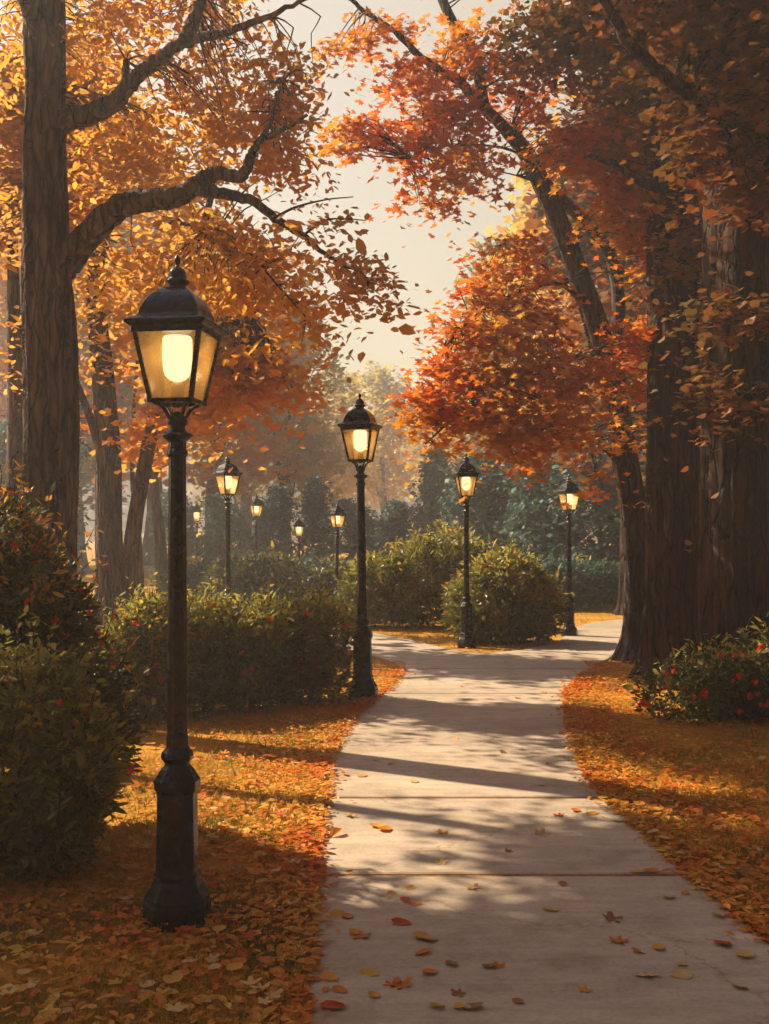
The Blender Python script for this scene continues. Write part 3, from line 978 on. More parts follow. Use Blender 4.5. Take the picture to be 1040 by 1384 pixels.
# --- twin-stemmed tree far left
r4 = np.random.default_rng(41)
D = 16.5
ma, mb_, b2 = MB(), MB(), MB()
Sa = trunk_tube(ma, [(150, 868, D), (149, 780, D), (147, 690, D), (146, 600, D), (138, 500, D), (130, 380, D), (150, 250, D), (160, 100, D)], [20, 18, 17, 16, 14, 12, 9, 5], 14, .06, 40, 1.4, r4)
Sb = trunk_tube(mb_, [(172, 866, D + .1), (174, 780, D + .1), (184, 690, D + .1), (199, 610, D + .1), (222, 500, D), (255, 380, D), (290, 250, D)], [12, 11, 10, 9.5, 8, 6, 4], 12, .06, 36, 1.4, r4)
b1 = MB()
S1 = limb_from(b1, [(147, 640, D), (120, 560, D - .2), (90, 480, D - .4), (60, 380, D - .5)], .09, .02, 8, .08, None, r4)
S2 = limb_from(b2, [(230, 480, D), (290, 440, D - .3), (340, 430, D - .6)], .06, .012, 8, .08, None, r4)
blobs = [(180, 430, D, 110, 90, 1.2, 55), (300, 500, D - .5, 70, 60, .9, 80), (350, 510, D - .7, 45, 36, .6, 36), (260, 560, D, 60, 40, .8, 44), (120, 520, D, 60, 70, .9, 14), (220, 320, D, 110, 80, 1.2, 50), (100, 330, D, 80, 90, 1.2, 22), (320, 400, D, 60, 50, .8, 40),
         (200, 600, D + .3, 40, 22, .6, 16), (390, 530, D - .6, 22, 18, .4, 8), (230, 180, D, 120, 90, 1.2, 34)]
cent = clusters(blobs, r4)
tree_from('twin_stem_tree', 'bright orange tree on two spreading stems behind the hedge at left', 'tree', at(160, 868, D) * [1, 1, 0], [(ma, Sa), (mb_, Sb)], [(b1, S1), (b2, S2)],
          cent, 15, (.26, .12), .13, RAG, M_BARK_LEFT, M_LF_ORANGE, r4, None, 1.8, .4, .2, .016)
for px, d, w, lb in ((216, 24, 9, 'thin bare leaning trunk just left of the large lamp post'), (187, 20, 5, 'thin crooked stem beside the twin-stemmed orange tree')):
    mb = MB()
    y = HY + F * EYE / d
    S = trunk_tube(mb, [(px + 6, y, d), (px + 4, y - 40, d), (px, 720, d), (px - 8, 640, d), (px - 4, 520, d), (px + 10, 380, d)], [w, w * .9, w * .8, w * .7, w * .5, w * .3], 9, .08, 26, 1.3, r4)
    bb = MB()
    S1 = limb_from(bb, [(px - 6, 600, d), (px + 16, 540, d), (px + 30, 470, d)], .04, .012, 6, .06, None, r4)
    cent = clusters([(px, 430, d, 30, 50, .7, 9), (px + 25, 480, d, 20, 30, .5, 6)], r4)
    tree_from('young_tree', lb, 'tree', S[0] * [1, 1, 0], [(mb, S)], [(bb, S1)], cent, 14, (.3, .15), .17, RAG, M_BARK_LEFT, M_LF_ORANGE, r4, None, 1.8, .4, .2, .014)


# ------------------------------------------------------------------ trees beyond
def proto_tree(name, H, W, crown_lo, n_cl, per, leaf, mat, seed, conifer=False, lumps=9):
    rng = np.random.default_rng(seed)
    root = empty(name, (0, 0, 0))
    mb = MB()
    top = H * (.97 if conifer else .8)
    S = spline([(0, 0, 0), (rng.normal(0, .05), rng.normal(0, .05), H * .2), (rng.normal(0, .15), rng.normal(0, .15), H * .5), (rng.normal(0, .2), rng.normal(0, .2), top)], 26)
    rr = .028 * H * (1 - np.linspace(0, 1, 26) * .85)
    rr *= 1 + .5 * np.exp(-S[:, 2] / .3)
    mb.tube(S, rr, 10, .06, rng)
    if conifer:
        t = rng.uniform(0, 1, n_cl) ** .8
        z = crown_lo + (H - crown_lo) * t
        rad = W * (1 - t) ** .85 * (.8 + .25 * np.sin(z * 6)) + .1
        a = rng.uniform(0, 2 * np.pi, n_cl)
        q = rng.uniform(.35, 1, n_cl) ** .5
        cent = np.column_stack([np.cos(a) * rad * q, np.sin(a) * rad * q, z - .25 * rad * q])
    else:
        cs = []
        for k in range(lumps):
            a = rng.uniform(0, 2 * np.pi)
            t = (k + .5) / lumps
            z = crown_lo + (H - crown_lo) * (.12 + .82 * t)
            rr_ = W * (.75 * math.sin(math.pi * (.12 + .78 * t)) ** .7) * rng.uniform(.25, .8)
            c = np.array([math.cos(a) * rr_, math.sin(a) * rr_, z])
            end = c * [1, 1, 1] - [0, 0, .3]
            s = S[min(25, int(25 * max(.15, (z - .25 * H) / top)))]
            p = spline([s, s + (end - s) * .5 + [0, 0, .25], end], 8)
            mb.tube(p, np.linspace(.008 * H, .002 * H, 8), 6, .05, rng)
            m = n_cl // lumps
            v = rng.normal(0, 1, (m, 3))
            v /= np.linalg.norm(v, axis=1)[:, None]
            v *= rng.uniform(.2, 1, (m, 1)) ** .5
            sz = rng.uniform(.42, .68)
            cs.append(c + v * np.array([W * sz, W * sz, (H - crown_lo) * .2]))
        cent = np.concatenate(cs)
        cent[:, 2] = np.clip(cent[:, 2], crown_lo * .75, H)
    mb.build('trunk', M_BARK_FAR, root, True)
    L = spray(cent, per, (leaf * 1.5, leaf * .7), rng)
    link('crown', leaf_mesh('crown', L, leaf, RAG, rng, .35, .25), mat, root)
    return root


PROTO = {
    'orange': proto_tree('park_tree', 12, 3.4, 3.0, 330, 20, .26, M_LF_ORANGE, 101),
    'gold': proto_tree('park_tree', 12, 3.2, 2.6, 330, 20, .26, M_LF_GOLD, 102),
    'olive': proto_tree('park_tree', 12, 3.0, 2.2, 330, 20, .26, M_LF_OLIVE, 103),
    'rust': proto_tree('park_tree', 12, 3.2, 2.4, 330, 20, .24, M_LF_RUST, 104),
    'blue': proto_tree('evergreen_tree', 6, 1.5, .15, 330, 20, .17, M_LF_BLUE, 105, True),
    'blue2': proto_tree('evergreen_tree', 6, 2.0, .1, 400, 18, .18, M_LF_BLUE, 106, False, 8),
}
FAR = [  # px, d, height, kind, label
    (30, 40, 14, 'orange', 'orange tree behind the big purple-grey trunk'),
    (290, 44, 14, 'orange', 'orange tree directly behind the tall grey lamp'),
    (70, 52, 20, 'olive', 'tall olive tree far behind the big purple-grey trunk'),
    (150, 58, 22, 'gold', 'tallest gold tree fading behind the twin-stemmed orange tree'),
    (205, 52, 18, 'gold', 'pale gold tree behind the twin-stemmed orange tree'),
    (105, 42, 14, 'olive', 'olive tree seen between the big trunk and the twin stems'),
    (388, 50, 12, 'gold', 'hazy gold tree above the smallest far lamp'),
    (-20, 48, 15, 'gold', 'gold tree at the left edge far behind the flowering bush'),
    (330, 66, 18, 'olive', 'tall hazy olive tree behind the orange trees at left'),
    (455, 80, 13, 'gold', 'hazy gold tree rising behind the small lamp with a wide cap'),
    (520, 92, 15, 'gold', 'pale golden tree fading in the haze behind the hedge-end lamp'),
    (590, 110, 15, 'gold', 'palest tree deep in the haze below the bright gap of sky'),
    (655, 72, 14, 'gold', 'hazy gold tree behind the lamp by the round bush'),
    (705, 46, 14, 'olive', 'hazy olive tree between the two lamps on the right'),
    (770, 38, 14, 'gold', 'golden tree behind the slim lamp at the bend'),
    (840, 32, 13, 'orange', 'orange tree in the haze behind the leaning maple'),
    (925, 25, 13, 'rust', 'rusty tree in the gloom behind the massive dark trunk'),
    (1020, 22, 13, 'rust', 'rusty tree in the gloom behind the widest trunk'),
    (1110, 27, 13, 'olive', 'olive tree past the right edge trunks'),
    (370, 33, 2.9, 'blue2', 'blue-green evergreen behind the lamp that rises out of shrubs'),
    (428, 35, 3.3, 'blue', 'narrow blue-green evergreen between the two small far lamps'),
    (480, 36, 2.6, 'blue2', 'low blue-green evergreen left of the hedge-end lamp'),
    (535, 34, 2.5, 'blue2', 'broad blue-green evergreen right of the hedge-end lamp'),
    (590, 38, 4.4, 'blue', 'pointed blue-green evergreen behind the wide shrub'),
    (655, 31, 3.9, 'blue2', 'blue-green evergreen behind the round clipped bush'),
    (712, 30, 4.4, 'blue', 'pointed blue-green evergreen left of the slim lamp at the bend'),
    (755, 27, 4.2, 'blue2', 'blue-green evergreen directly behind the slim lamp at the bend'),
    (812, 26, 4.4, 'blue2', 'blue-green evergreen in the gap left of the leaning maple'),
    (905, 24, 5, 'blue2', 'dark evergreen hidden in the gloom behind the massive dark trunk'),
    (985, 19.5, 4.4, 'blue2', 'dark evergreen in the gloom left of the widest trunk'),
    (300, 31, 2.6, 'blue2', 'low blue-green evergreen beside the tall grey lamp'),
    (238, 32, 2.8, 'blue2', 'low evergreen hidden by the large near lamp post'),
    (60, 26, 5, 'blue2', 'dark evergreen behind the big purple-grey trunk'),
]
FAR += [(None, (-4.4, -3.4), 12, 'orange', 'orange tree added behind the viewer to block sky light, left of the walk'),  # unseen trees added around the viewer to block sky light
        (None, (4.6, -3.0), 12, 'gold', 'golden tree added behind the viewer to block sky light, right of the walk'),
        (None, (6.6, 2.6), 12, 'rust', 'rusty tree added beyond the right edge close to the viewer to block sky light'),
        (None, (-8.5, 1.2), 12, 'gold', 'golden tree added beyond the left edge close to the viewer to block sky light'),
        (None, (.4, -8.5), 13, 'orange', 'orange tree added at the back of the walk behind the viewer to block sky light'),
        (None, (8.5, 7.5), 13, 'rust', 'rusty tree added beyond the right edge past the grass to block sky light')]
used = set()
for i, (px, d, h, kind, lb) in enumerate(FAR):
    src = PROTO[kind]
    o = src if kind not in used else copy_tree(src)
    used.add(kind)
    o.location = (*d, 0) if px is None else ((px - CX) / F * d, d, 0)
    s = h / (6 if kind.startswith('blue') else 12)
    o.scale = (s * random.uniform(.92, 1.1),) * 2 + (s,)
    o.rotation_euler = (0, 0, random.uniform(0, 6.28))
    tag(o, lb, 'tree', 'evergreens in the haze' if kind.startswith('blue') else 'trees beyond the walk')

# far-off wood that closes the view: one mass
rw = np.random.default_rng(55)
cs = []
for k in range(150):
    X = rw.uniform(-125, 125)
    Y = rw.uniform(165, 200) - abs(X) * .2
    H = rw.uniform(13, 21) * (1 + .2 * min(1, abs(X - 6) / 35))
    m = 36
    v = rw.normal(0, 1, (m, 3))
    v /= np.linalg.norm(v, axis=1)[:, None]
    v *= rw.uniform(.3, 1, (m, 1)) ** .5
    cs.append(np.array([X, Y, H * .52]) + v * np.array([5.5, 4, H * .48]))
L = spray(np.concatenate(cs), 10, (1.3, .9), rw)
L[:, 2] = np.clip(L[:, 2], .1, None)
tag(link('distant_woods', leaf_mesh('distant_woods', L, 1.2, RAG, rw, .3), M_LF_WOOD), 'far hazy wood closing the view beyond the park', 'woods', kind='stuff')


# ------------------------------------------------------------------ bushes
def bush(name, label, base, lumps, n, leaf, mat, rng, shoots=30, shoot_h=.2, flowers=0, fsize=.022, top_lit_turn=0.0, cat='bush', group=None, tmpl=SLIM, shell=.35, stems=14, tip=None):
    """lumps: (dx, dy, z, rx, ry, rz) about the base"""
    root = empty(name, base)
    lum = np.array(lumps, float)
    vol = (lum[:, 3] * lum[:, 4] + lum[:, 3] * lum[:, 5] + lum[:, 4] * lum[:, 5])
    idx = rng.choice(len(lum), n, p=vol / vol.sum())
    v = rng.normal(0, 1, (n, 3))
    v /= np.linalg.norm(v, axis=1)[:, None]
    a = np.arctan2(v[:, 1], v[:, 0])
    bump = 1 + .10 * np.sin(a * 5 + idx * 1.7 + v[:, 2] * 4) + .08 * np.sin(a * 9 + v[:, 2] * 9 + idx) + rng.normal(0, .035, n)
    r = (1 - shell * rng.uniform(0, 1, n) ** 1.6) * bump
    P = lum[idx, :3] + v * lum[idx, 3:] * r[:, None]
    ax = v * [1, 1, .7] + [0, 0, .55]
    keep = P[:, 2] > .03
    P, ax = P[keep], ax[keep]
    # shoots
    st = MB()
    sp, sa = [], []
    for k in range(shoots):
        i = rng.choice(len(lum), p=vol / vol.sum())
        vv = rng.normal(0, 1, 3)
        vv[2] = abs(vv[2]) * 1.4
        vv /= np.linalg.norm(vv)
        p0 = lum[i, :3] + vv * lum[i, 3:] * .8
        d = vv * .5 + np.array([0, 0, .8]) + rng.normal(0, .2, 3)
        d /= np.linalg.norm(d)
        L = shoot_h * rng.uniform(.5, 1.3)
        p1 = p0 + d * (L + .15 * lum[i, 3:].mean())
        if p0[2] < .1:
            continue
        pts = spline([p0, (p0 + p1) / 2 + rng.normal(0, .08 * L, 3), p1], 7)
        st.tube(pts, np.linspace(.005, .0018, 7), 4)
        for t in np.linspace(.3, 1, 10):
            q = pts[int(t * 6)]
            sp.append(q + rng.normal(0, .01, 3))
            u = rng.normal(0, 1, 3)
            sa.append(d * .6 + u * .8)
    for k in range(stems):
        i = rng.integers(len(lum))
        tgt = lum[i, :3] + rng.normal(0, .4, 3) * lum[i, 3:]
        foot = np.array([lum[i, 0] * .8 + rng.normal(0, .1), lum[i, 1] * .8 + rng.normal(0, .1), 0])
        twig(st, foot, tgt, .012, rng, 5)
    st.build('stem', M_STEM, root, True)
    shoot_from = len(P)
    if sp:
        P = np.concatenate([P, np.array(sp)])
        ax = np.concatenate([ax, np.array(sa)])
    turn = np.zeros(len(P), bool)
    turn[shoot_from:] = rng.uniform(0, 1, len(P) - shoot_from) < .6
    if top_lit_turn:
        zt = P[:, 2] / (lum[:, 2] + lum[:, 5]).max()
        turn |= rng.uniform(0, 1, len(P)) < top_lit_turn * np.clip((zt - .58) / .36, 0, 1) ** 1.4  # more towards the top, where the pale colour paints sunlight
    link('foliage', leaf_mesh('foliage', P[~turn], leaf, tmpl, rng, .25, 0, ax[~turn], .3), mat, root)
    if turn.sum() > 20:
        link('lit_and_turning_foliage', leaf_mesh('lit_and_turning_foliage', P[turn], leaf * 1.1, tmpl, rng, .25, 0, ax[turn], .3), tip or M_LF_LIT_TIP, root)  # default pale leaves paint sunlit tips; orange ones are turned leaves
    # flowers: separate small parts on the outside
    fm = None
    k = 0
    tries = 0
    while k < flowers and tries < 4000:
        tries += 1
        i = rng.choice(len(lum), p=vol / vol.sum())
        vv = rng.normal(0, 1, 3)
        vv /= np.linalg.norm(vv)
        if vv[1] > .35:
            continue
        p = lum[i, :3] + vv * lum[i, 3:] * 1.04
        if p[2] < .12:
            continue
        q = (p - lum[:, :3]) / lum[:, 3:]
        if ((q ** 2).sum(1) < .85).any():
            continue
        if fm is None:
            c = rng.normal(0, .28, (9, 3)) * fsize
            fm = leaf_mesh('flower', c, fsize * 1.25, KITE, rng, .3)
            fm.materials.append(M_FLOWER)
        o = link('flower', fm, None, root)
        o.location = p
        o.rotation_euler = tuple(rng.uniform(-1, 1, 3))
        o.scale = (float(rng.uniform(.7, 1.3)),) * 3
        k += 1
    return tag(root, label, cat, group)


rb = np.random.default_rng(77)
# left bushes
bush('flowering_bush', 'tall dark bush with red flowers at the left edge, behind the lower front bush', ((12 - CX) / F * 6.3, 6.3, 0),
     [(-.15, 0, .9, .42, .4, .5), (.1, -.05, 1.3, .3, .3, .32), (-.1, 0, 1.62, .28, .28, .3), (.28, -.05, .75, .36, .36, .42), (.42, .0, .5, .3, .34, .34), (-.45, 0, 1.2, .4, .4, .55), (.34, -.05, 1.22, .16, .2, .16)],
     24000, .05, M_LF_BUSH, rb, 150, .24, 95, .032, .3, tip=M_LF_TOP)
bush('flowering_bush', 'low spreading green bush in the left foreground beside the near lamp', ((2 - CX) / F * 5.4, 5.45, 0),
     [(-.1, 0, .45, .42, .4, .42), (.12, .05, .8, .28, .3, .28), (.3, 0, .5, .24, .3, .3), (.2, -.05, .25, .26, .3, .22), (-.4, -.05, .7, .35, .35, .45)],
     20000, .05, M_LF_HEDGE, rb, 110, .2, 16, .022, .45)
# hedge
hb = np.array([(250 - CX) / F * 10.2, 10.2, 0])
hl = []
for t in np.linspace(0, 1, 10):
    px, d = 168 + t * 272, 9.9 + t * 1.2 + rb.normal(0, .07)
    p = np.array([(px - CX) / F * d, d, 0]) - hb
    top = 1.0 + rb.normal(0, .1) - .02 * t
    hl += [(p[0], p[1], top * .5, .26, .36, top * .5), (p[0] + .06, p[1] - .02, top * .74, .24, .34, top * .28), (p[0], p[1] - .12, .28, .26, .3, .28)]
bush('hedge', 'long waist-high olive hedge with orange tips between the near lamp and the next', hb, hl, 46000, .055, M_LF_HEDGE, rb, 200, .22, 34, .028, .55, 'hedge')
# bushes at the fork
c = np.array([(682 - CX) / F * 16.6, 16.6, 0])
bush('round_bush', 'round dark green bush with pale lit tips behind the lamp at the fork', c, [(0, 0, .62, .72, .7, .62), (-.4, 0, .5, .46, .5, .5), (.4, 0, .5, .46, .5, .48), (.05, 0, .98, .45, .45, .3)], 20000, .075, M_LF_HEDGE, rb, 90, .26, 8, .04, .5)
c = np.array([(560 - CX) / F * 19, 19.2, 0])
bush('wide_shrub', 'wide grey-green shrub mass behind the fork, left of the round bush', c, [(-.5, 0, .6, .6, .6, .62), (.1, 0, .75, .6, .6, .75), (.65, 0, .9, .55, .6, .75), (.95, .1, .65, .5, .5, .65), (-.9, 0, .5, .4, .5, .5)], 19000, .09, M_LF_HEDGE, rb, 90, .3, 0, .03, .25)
for px, d, w, h, lb in ((348, 23, 1.1, 1.12, 'dark hazy shrub at the foot of the distant shrub lamp'), (415, 25, 1.2, .95, 'dark hazy shrub behind the smallest far lamp'),
                        (460, 22.5, .8, .9, 'dark hazy shrub behind the hedge-end lamp post'), (285, 24, 1.0, .95, 'dark hazy shrub left of the tall grey lamp'),
                        (745, 23.5, .9, 1.0, 'hazy dark shrub beyond the grass by the slim lamp'), (810, 24.5, .9, .9, 'hazy dark shrub beyond the bend left of the brown trunk')):
    c = np.array([(px - CX) / F * d, d, 0])
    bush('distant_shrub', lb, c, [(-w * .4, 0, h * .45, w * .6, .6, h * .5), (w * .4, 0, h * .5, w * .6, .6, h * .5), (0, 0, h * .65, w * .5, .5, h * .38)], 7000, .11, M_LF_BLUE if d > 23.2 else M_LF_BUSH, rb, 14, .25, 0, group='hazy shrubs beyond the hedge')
# right shrub
c = np.array([(965 - CX) / F * 9.9, 9.9, 0])
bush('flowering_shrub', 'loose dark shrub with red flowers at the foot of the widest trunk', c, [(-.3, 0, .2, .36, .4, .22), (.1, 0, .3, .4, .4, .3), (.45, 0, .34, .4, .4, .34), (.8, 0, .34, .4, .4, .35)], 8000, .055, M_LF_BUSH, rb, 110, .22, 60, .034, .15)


# ------------------------------------------------------------------ fallen leaves one can pick out
LEAFCOL = {'orange': (.5, .16, .012), 'golden': (.52, .28, .04), 'red': (.42, .06, .01), 'pale tan': (.55, .36, .14), 'brown': (.24, .1, .03)}
LEAFMESH = {}
rl = np.random.default_rng(91)
for cn, c in LEAFCOL.items():
    m = leaf_mat('fallen_' + cn.replace(' ', '_'), [tuple(x * .8 for x in c), c, tuple(min(1, x * 1.15) for x in c)], .25)
    nt = m.node_tree
    for k in range(3):
        t = np.linspace(-1, 1, 7)
        wd = (.32, .4, .36)[k] * np.sqrt(np.clip(1 - (np.abs(t) ** (1.6, 2.2, 1.9)[k]), 0, 1)) * (1 - .25 * t)
        curl = (.1, .16, .07)[k]
        V, f = [], []
        for i, (tt, ww) in enumerate(zip(t, wd)):
            ww = max(ww, .01)
            z0 = curl * tt * tt
            V += [(-ww, tt * .5, z0 + .22 * ww), (0, tt * .5, z0), (ww, tt * .5, z0 + .3 * ww)]
        V += [(.02, -.72, .06), (-.02, -.72, .06)]
        for i in range(6):
            a = i * 3
            f += [(a, a + 1, a + 4, a + 3), (a + 1, a + 2, a + 5, a + 4)]
        f.append((0, 1, 21, 22))
        V = np.array(V, float)
        V[:, 2] -= V[:, 2].min()
        F_ = [i for q in f for i in q]
        me = mesh_np('fallen_leaf', V, F_, [len(q) for q in f], True)
        me.materials.append(m)
        LEAFMESH[cn, k] = me
    V = []
    for a in np.linspace(0, 2 * np.pi, 40, endpoint=False):
        lob = .3 + .26 * abs(math.cos(2.5 * (a - math.pi / 2))) ** 1.5 + .05 * math.sin(15 * a)
        lob *= 1 - .45 * max(0, -math.sin(a)) ** 4
        V.append((lob * math.cos(a), lob * math.sin(a), .32 * lob * lob + .05 * math.sin(5 * a)))
    V += [(0, 0, 0), (.015, -.75, .06), (-.015, -.75, .06)]
    V = np.array(V)
    V[:, 2] -= V[:, 2].min()
    f = [(i, (i + 1) % 40, 40) for i in range(40)] + [(40, 42, 41)]
    me = mesh_np('fallen_leaf', V, [i for q in f for i in q], [3] * len(f), True)
    me.materials.append(m)
    LEAFMESH[cn, 3] = me


def fallen(px, py, col, label, group, size=None, z=TOP):
    p = ground_at(px, py)
    o = bpy.data.objects.new('fallen_leaf', LEAFMESH[col, int(rl.choice(4, p=[.22, .22, .22, .34]))])
    COL.objects.link(o)
    s = size or float(rl.uniform(.05, .1))
    o.location = (p[0], p[1], z + .001)
    o.scale = (s, s, s * float(rl.uniform(.5, 1.1)))
    o.rotation_euler = (float(rl.normal(0, .12)), float(rl.normal(0, .12)), float(rl.uniform(0, 6.28)))
    tag(o, label, 'leaf', group)
    return o


ON_PATH = [(520, 1126, 'orange'), (510, 1121, 'golden'), (598, 1130, 'golden'), (755, 1106, 'red'), (778, 1100, 'orange'), (800, 1104, 'golden'), (834, 1114, 'golden'), (730, 1131, 'pale tan'), (688, 1155, 'brown'), (598, 1170, 'pale tan'), (475, 1107, 'golden'), (555, 1205, 'golden'), (530, 1216, 'pale tan'),
           (640, 1205, 'pale tan'), (548, 1222, 'red'), (562, 1227, 'orange'), (743, 1234, 'pale tan'), (826, 1247, 'brown'), (543, 1253, 'red'), (568, 1273, 'golden'), (579, 1275, 'orange'), (572, 1294, 'orange'), (610, 1309, 'brown'), (580, 1321, 'orange'), (675, 1312, 'orange'), (661, 1313, 'brown'), (530, 1336, 'red'), (543, 1338, 'orange'),
           (620, 1349, 'brown'), (590, 1367, 'golden'), (621, 1368, 'golden'), (640, 1368, 'brown'), (890, 1287, 'golden'), (864, 1292, 'orange'), (922, 1310, 'golden'), (920, 1325, 'pale tan'), (874, 1324, 'pale tan'), (972, 1244, 'golden'), (991, 1243, 'red'), (978, 1283, 'red'), (1005, 1298, 'pale tan'), (835, 1278, 'orange'), (615, 1001, 'pale tan'),
           (733, 1065, 'golden'), (507, 1031, 'golden'), (528, 1036, 'orange'), (490, 1052, 'golden'), (700, 946, 'orange'), (735, 938, 'golden'), (862, 1183, 'golden'), (880, 1182, 'orange'), (905, 1218, 'pale tan'), (470, 1244, 'orange'), (455, 1243, 'golden'), (480, 1266, 'golden'), (488, 1270, 'orange'), (447, 1328, 'golden'), (460, 1345, 'orange'),
           (500, 1322, 'golden'), (505, 1352, 'golden'), (450, 1368, 'red'), (625, 930, 'golden'), (680, 1020, 'brown'), (560, 1060, 'pale tan'), (760, 1200, 'brown'), (1000, 1340, 'golden'), (700, 1360, 'brown'), (790, 1345, 'golden')]


def zone(px, py):
    if py > 1186:
        return 'the nearest shaded slab of the walk', (px < 600 and 'near its left edge') or (px > 800 and 'near its right edge') or 'near its middle'
    if py > 1081:
        return 'the second slab of the walk', 'between the two near joints'
    return 'the far curving slab of the walk', 'beyond the second joint'


for px, py, c in ON_PATH:
    a, b = zone(px, py)
    fallen(px, py, c, f'{c} fallen leaf on {a}, {b}', 'fallen leaves on the walk')
n = 0
names = list(LEAFCOL)
while n < 190:
    px, py = rl.uniform(5, 1035), 985 + 400 * rl.uniform(0, 1) ** .8
    p = ground_at(px, py)
    if on_path(np.array([p[0]]), np.array([p[1]]))[0]:
        continue
    c = names[int(rl.choice(5, p=[.22, .28, .12, .3, .08]))]
    if px > 500:
        w = 'grass right of the walk'
    elif py > 1245:
        w = 'shaded grass in front of the near lamp foot'
    else:
        w = 'sunny grass between the hedge and near lamp foot'
    fallen(px, py, c, f'{c} fallen leaf lying on the {w}', 'fallen leaves on the grass', float(rl.uniform(.05, .08)), float(rl.uniform(.03, .05)))
    n += 1

# ------------------------------------------------------------------ shade trees left of the frame
rs = np.random.default_rng(61)
SUN_AZ, SUN_EL = math.radians(-60), math.radians(40)     # azimuth from straight ahead, negative = left
to_sun = np.array([math.sin(SUN_AZ) * math.cos(SUN_EL), math.cos(SUN_AZ) * math.cos(SUN_EL), math.sin(SUN_EL)])


def shade_at(gx, gy, z):
    """the point at height z that shades ground point (gx, gy)"""
    return np.array([gx, gy, 0]) + to_sun * (z / to_sun[2])


SHADE = [  # ground point shaded by the crown centre, crown height, crown radii
    (-1.7, 3.9, 4.6, (1.2, .8, .7), 'orange tree left of the frame shading the near grass'),
    (-.1, 3.75, 5.0, (1.2, .75, .7), 'orange tree left of the frame shading the near walk'),
    (1.5, 3.9, 5.4, (1.2, .8, .7), 'orange tree left of the frame shading the near right of the walk'),
    (1.75, 5.5, 5.2, (.8, .36, .4), 'thin orange tree beyond the left edge dappling the second slab'),
    (1.4, 9.8, 4.9, (.8, .5, .3), 'orange tree added past the left edge to shade the curve of the walk'),  # crown added to throw a shade band across the curve
    (3.0, 8.6, 5.6, (.9, .6, .7), 'orange tree beyond the left edge shading the right grass'),
]
for gx, gy, z, rad, lb in SHADE:
    z *= 1.15
    c = shade_at(gx, gy, z)
    mb = MB()
    base = np.array([c[0], c[1], 0])
    S = spline([base, base + [.05, 0, z * .4], base + [0, .05, z * .8], c + [0, 0, rad[2] * .6]], 24)
    mb.tube(S, np.linspace(.16, .03, 24), 12, .05, rs)
    v = rs.normal(0, 1, (170, 3))
    v /= np.linalg.norm(v, axis=1)[:, None]
    v *= rs.uniform(.1, 1, (170, 1)) ** .45
    cent = c + v * np.array(rad)
    tree_from('park_tree', lb, 'tree', base, [(mb, S)], [], cent, 30, (.26, .12), .13, OVATE, M_BARK_LEFT, M_LF_LEFT, rs, 'trees beyond the left edge', 2.5, .5, .2, .02)

# ------------------------------------------------------------------ haze
hz = MB()
hz.box((0, 101, 13), (420, 268, 28))
m, nt, out = new_mat('pale_autumn_haze')
pv = N(nt, 'ShaderNodeVolumePrincipled')
pv.inputs['Color'].default_value = (.9, .95, 1.0, 1)
pv.inputs['Density'].default_value = .003
pv.inputs['Anisotropy'].default_value = .45
nt.links.new(pv.outputs[0], out.inputs['Volume'])
tag(hz.build('haze', m), 'thin warm haze hanging in the park air', 'haze', kind='stuff')

# ------------------------------------------------------------------ sun and sky
w = bpy.data.worlds.new('World')
sc.world = w
w.use_nodes = True
nt = w.node_tree
nt.nodes.clear()
wo = nt.nodes.new('ShaderNodeOutputWorld')
bg = nt.nodes.new('ShaderNodeBackground')
sky = nt.nodes.new('ShaderNodeTexSky')
sky.sky_type = 'NISHITA'
sky.sun_disc = False
sky.sun_elevation = SUN_EL
sky.sun_rotation = SUN_AZ
sky.dust_density = 6.0
sky.air_density = 1.4
sky.ozone_density = .6
tint = mix(nt, sky.outputs[0], (.38, .46, .62), 1.0, 'MULTIPLY')
nt.links.new(tint, bg.inputs[0])
bg.inputs[1].default_value = .05
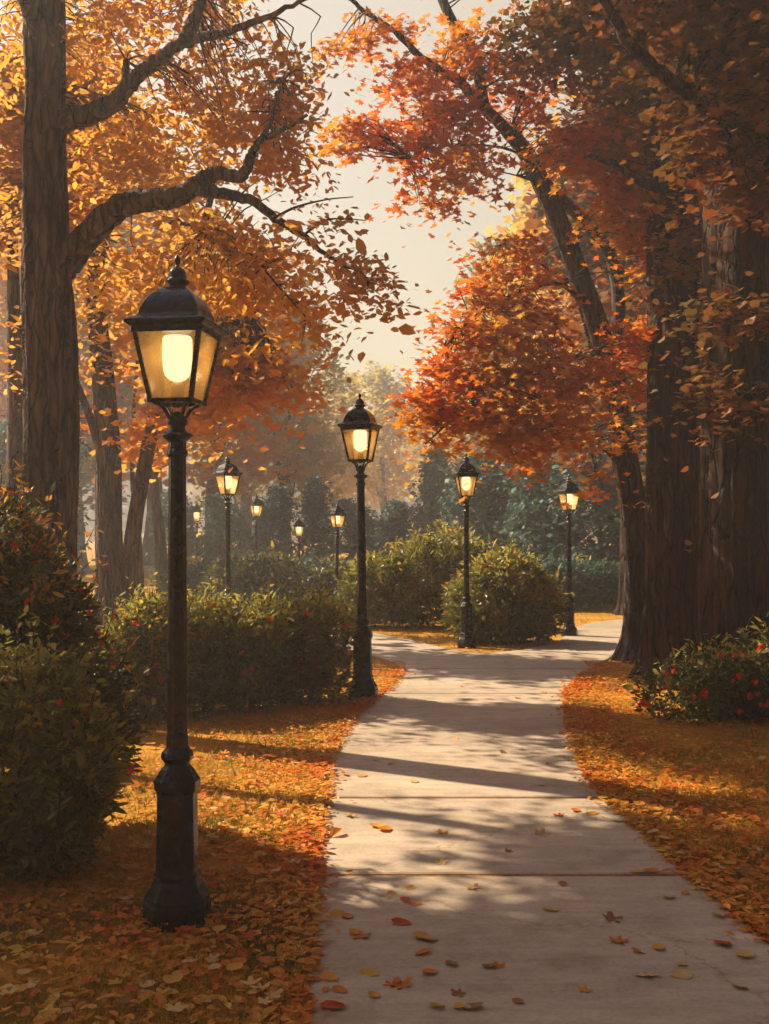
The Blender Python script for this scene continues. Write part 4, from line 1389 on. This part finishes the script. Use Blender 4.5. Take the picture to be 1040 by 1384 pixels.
# bright warm break in the low cloud straight ahead, soft mottled edge
tc = N(nt, 'ShaderNodeTexCoord')
dp = N(nt, 'ShaderNodeVectorMath', operation='DOT_PRODUCT')
gd = Vector((.05, 1, .26)).normalized()
dp.inputs[1].default_value = gd
nt.links.new(tc.outputs['Generated'], dp.inputs[0])
nzs = N(nt, 'ShaderNodeTexNoise')
nzs.inputs['Scale'].default_value = 5
nzs.inputs['Detail'].default_value = 5
nt.links.new(tc.outputs['Generated'], nzs.inputs['Vector'])
ad = N(nt, 'ShaderNodeMath', operation='MULTIPLY_ADD')
nt.links.new(nzs.outputs['Fac'], ad.inputs[0])
ad.inputs[1].default_value = .08
nt.links.new(dp.outputs['Value'], ad.inputs[2])
gl = ramp(nt, [(.72, (0, 0, 0)), (.92, (.075, .066, .046)), (1.03, (.19, .14, .048))], ad.outputs[0])
bg2 = nt.nodes.new('ShaderNodeBackground')
nt.links.new(gl.outputs[0], bg2.inputs[0])
bg2.inputs[1].default_value = 1.0
sm = nt.nodes.new('ShaderNodeAddShader')
nt.links.new(bg.outputs[0], sm.inputs[0])
nt.links.new(bg2.outputs[0], sm.inputs[1])
nt.links.new(sm.outputs[0], wo.inputs[0])

sl = bpy.data.lights.new('sun', 'SUN')
sl.energy = 5.0
sl.angle = math.radians(.6)
sl.color = (1.0, .8, .55)
so = bpy.data.objects.new('sun', sl)
COL.objects.link(so)
so.rotation_euler = Vector(to_sun).to_track_quat('Z', 'Y').to_euler()
so.location = (-10, 10, 15)

# ------------------------------------------------------------------ camera, render settings
cam = bpy.data.cameras.new('camera')
co = bpy.data.objects.new('camera', cam)
COL.objects.link(co)
co.location = (0, 0, EYE)
co.rotation_euler = (math.radians(90), 0, 0)
cam.sensor_width = 36
cam.lens = 36 * F / 1384
cam.shift_y = (HY - 692) / 1384
cam.clip_start = .05
cam.clip_end = 1000
sc.camera = co
sc.view_settings.view_transform = 'Standard'
sc.view_settings.look = 'None'
sc.view_settings.exposure = 1.35
sc.view_settings.gamma = 1.0
cy = sc.cycles
cy.max_bounces = 6
cy.diffuse_bounces = 3
cy.glossy_bounces = 2
cy.transmission_bounces = 4
cy.transparent_max_bounces = 12
cy.volume_bounces = 1
cy.use_denoising = True
cy.caustics_reflective = False
cy.caustics_refractive = False
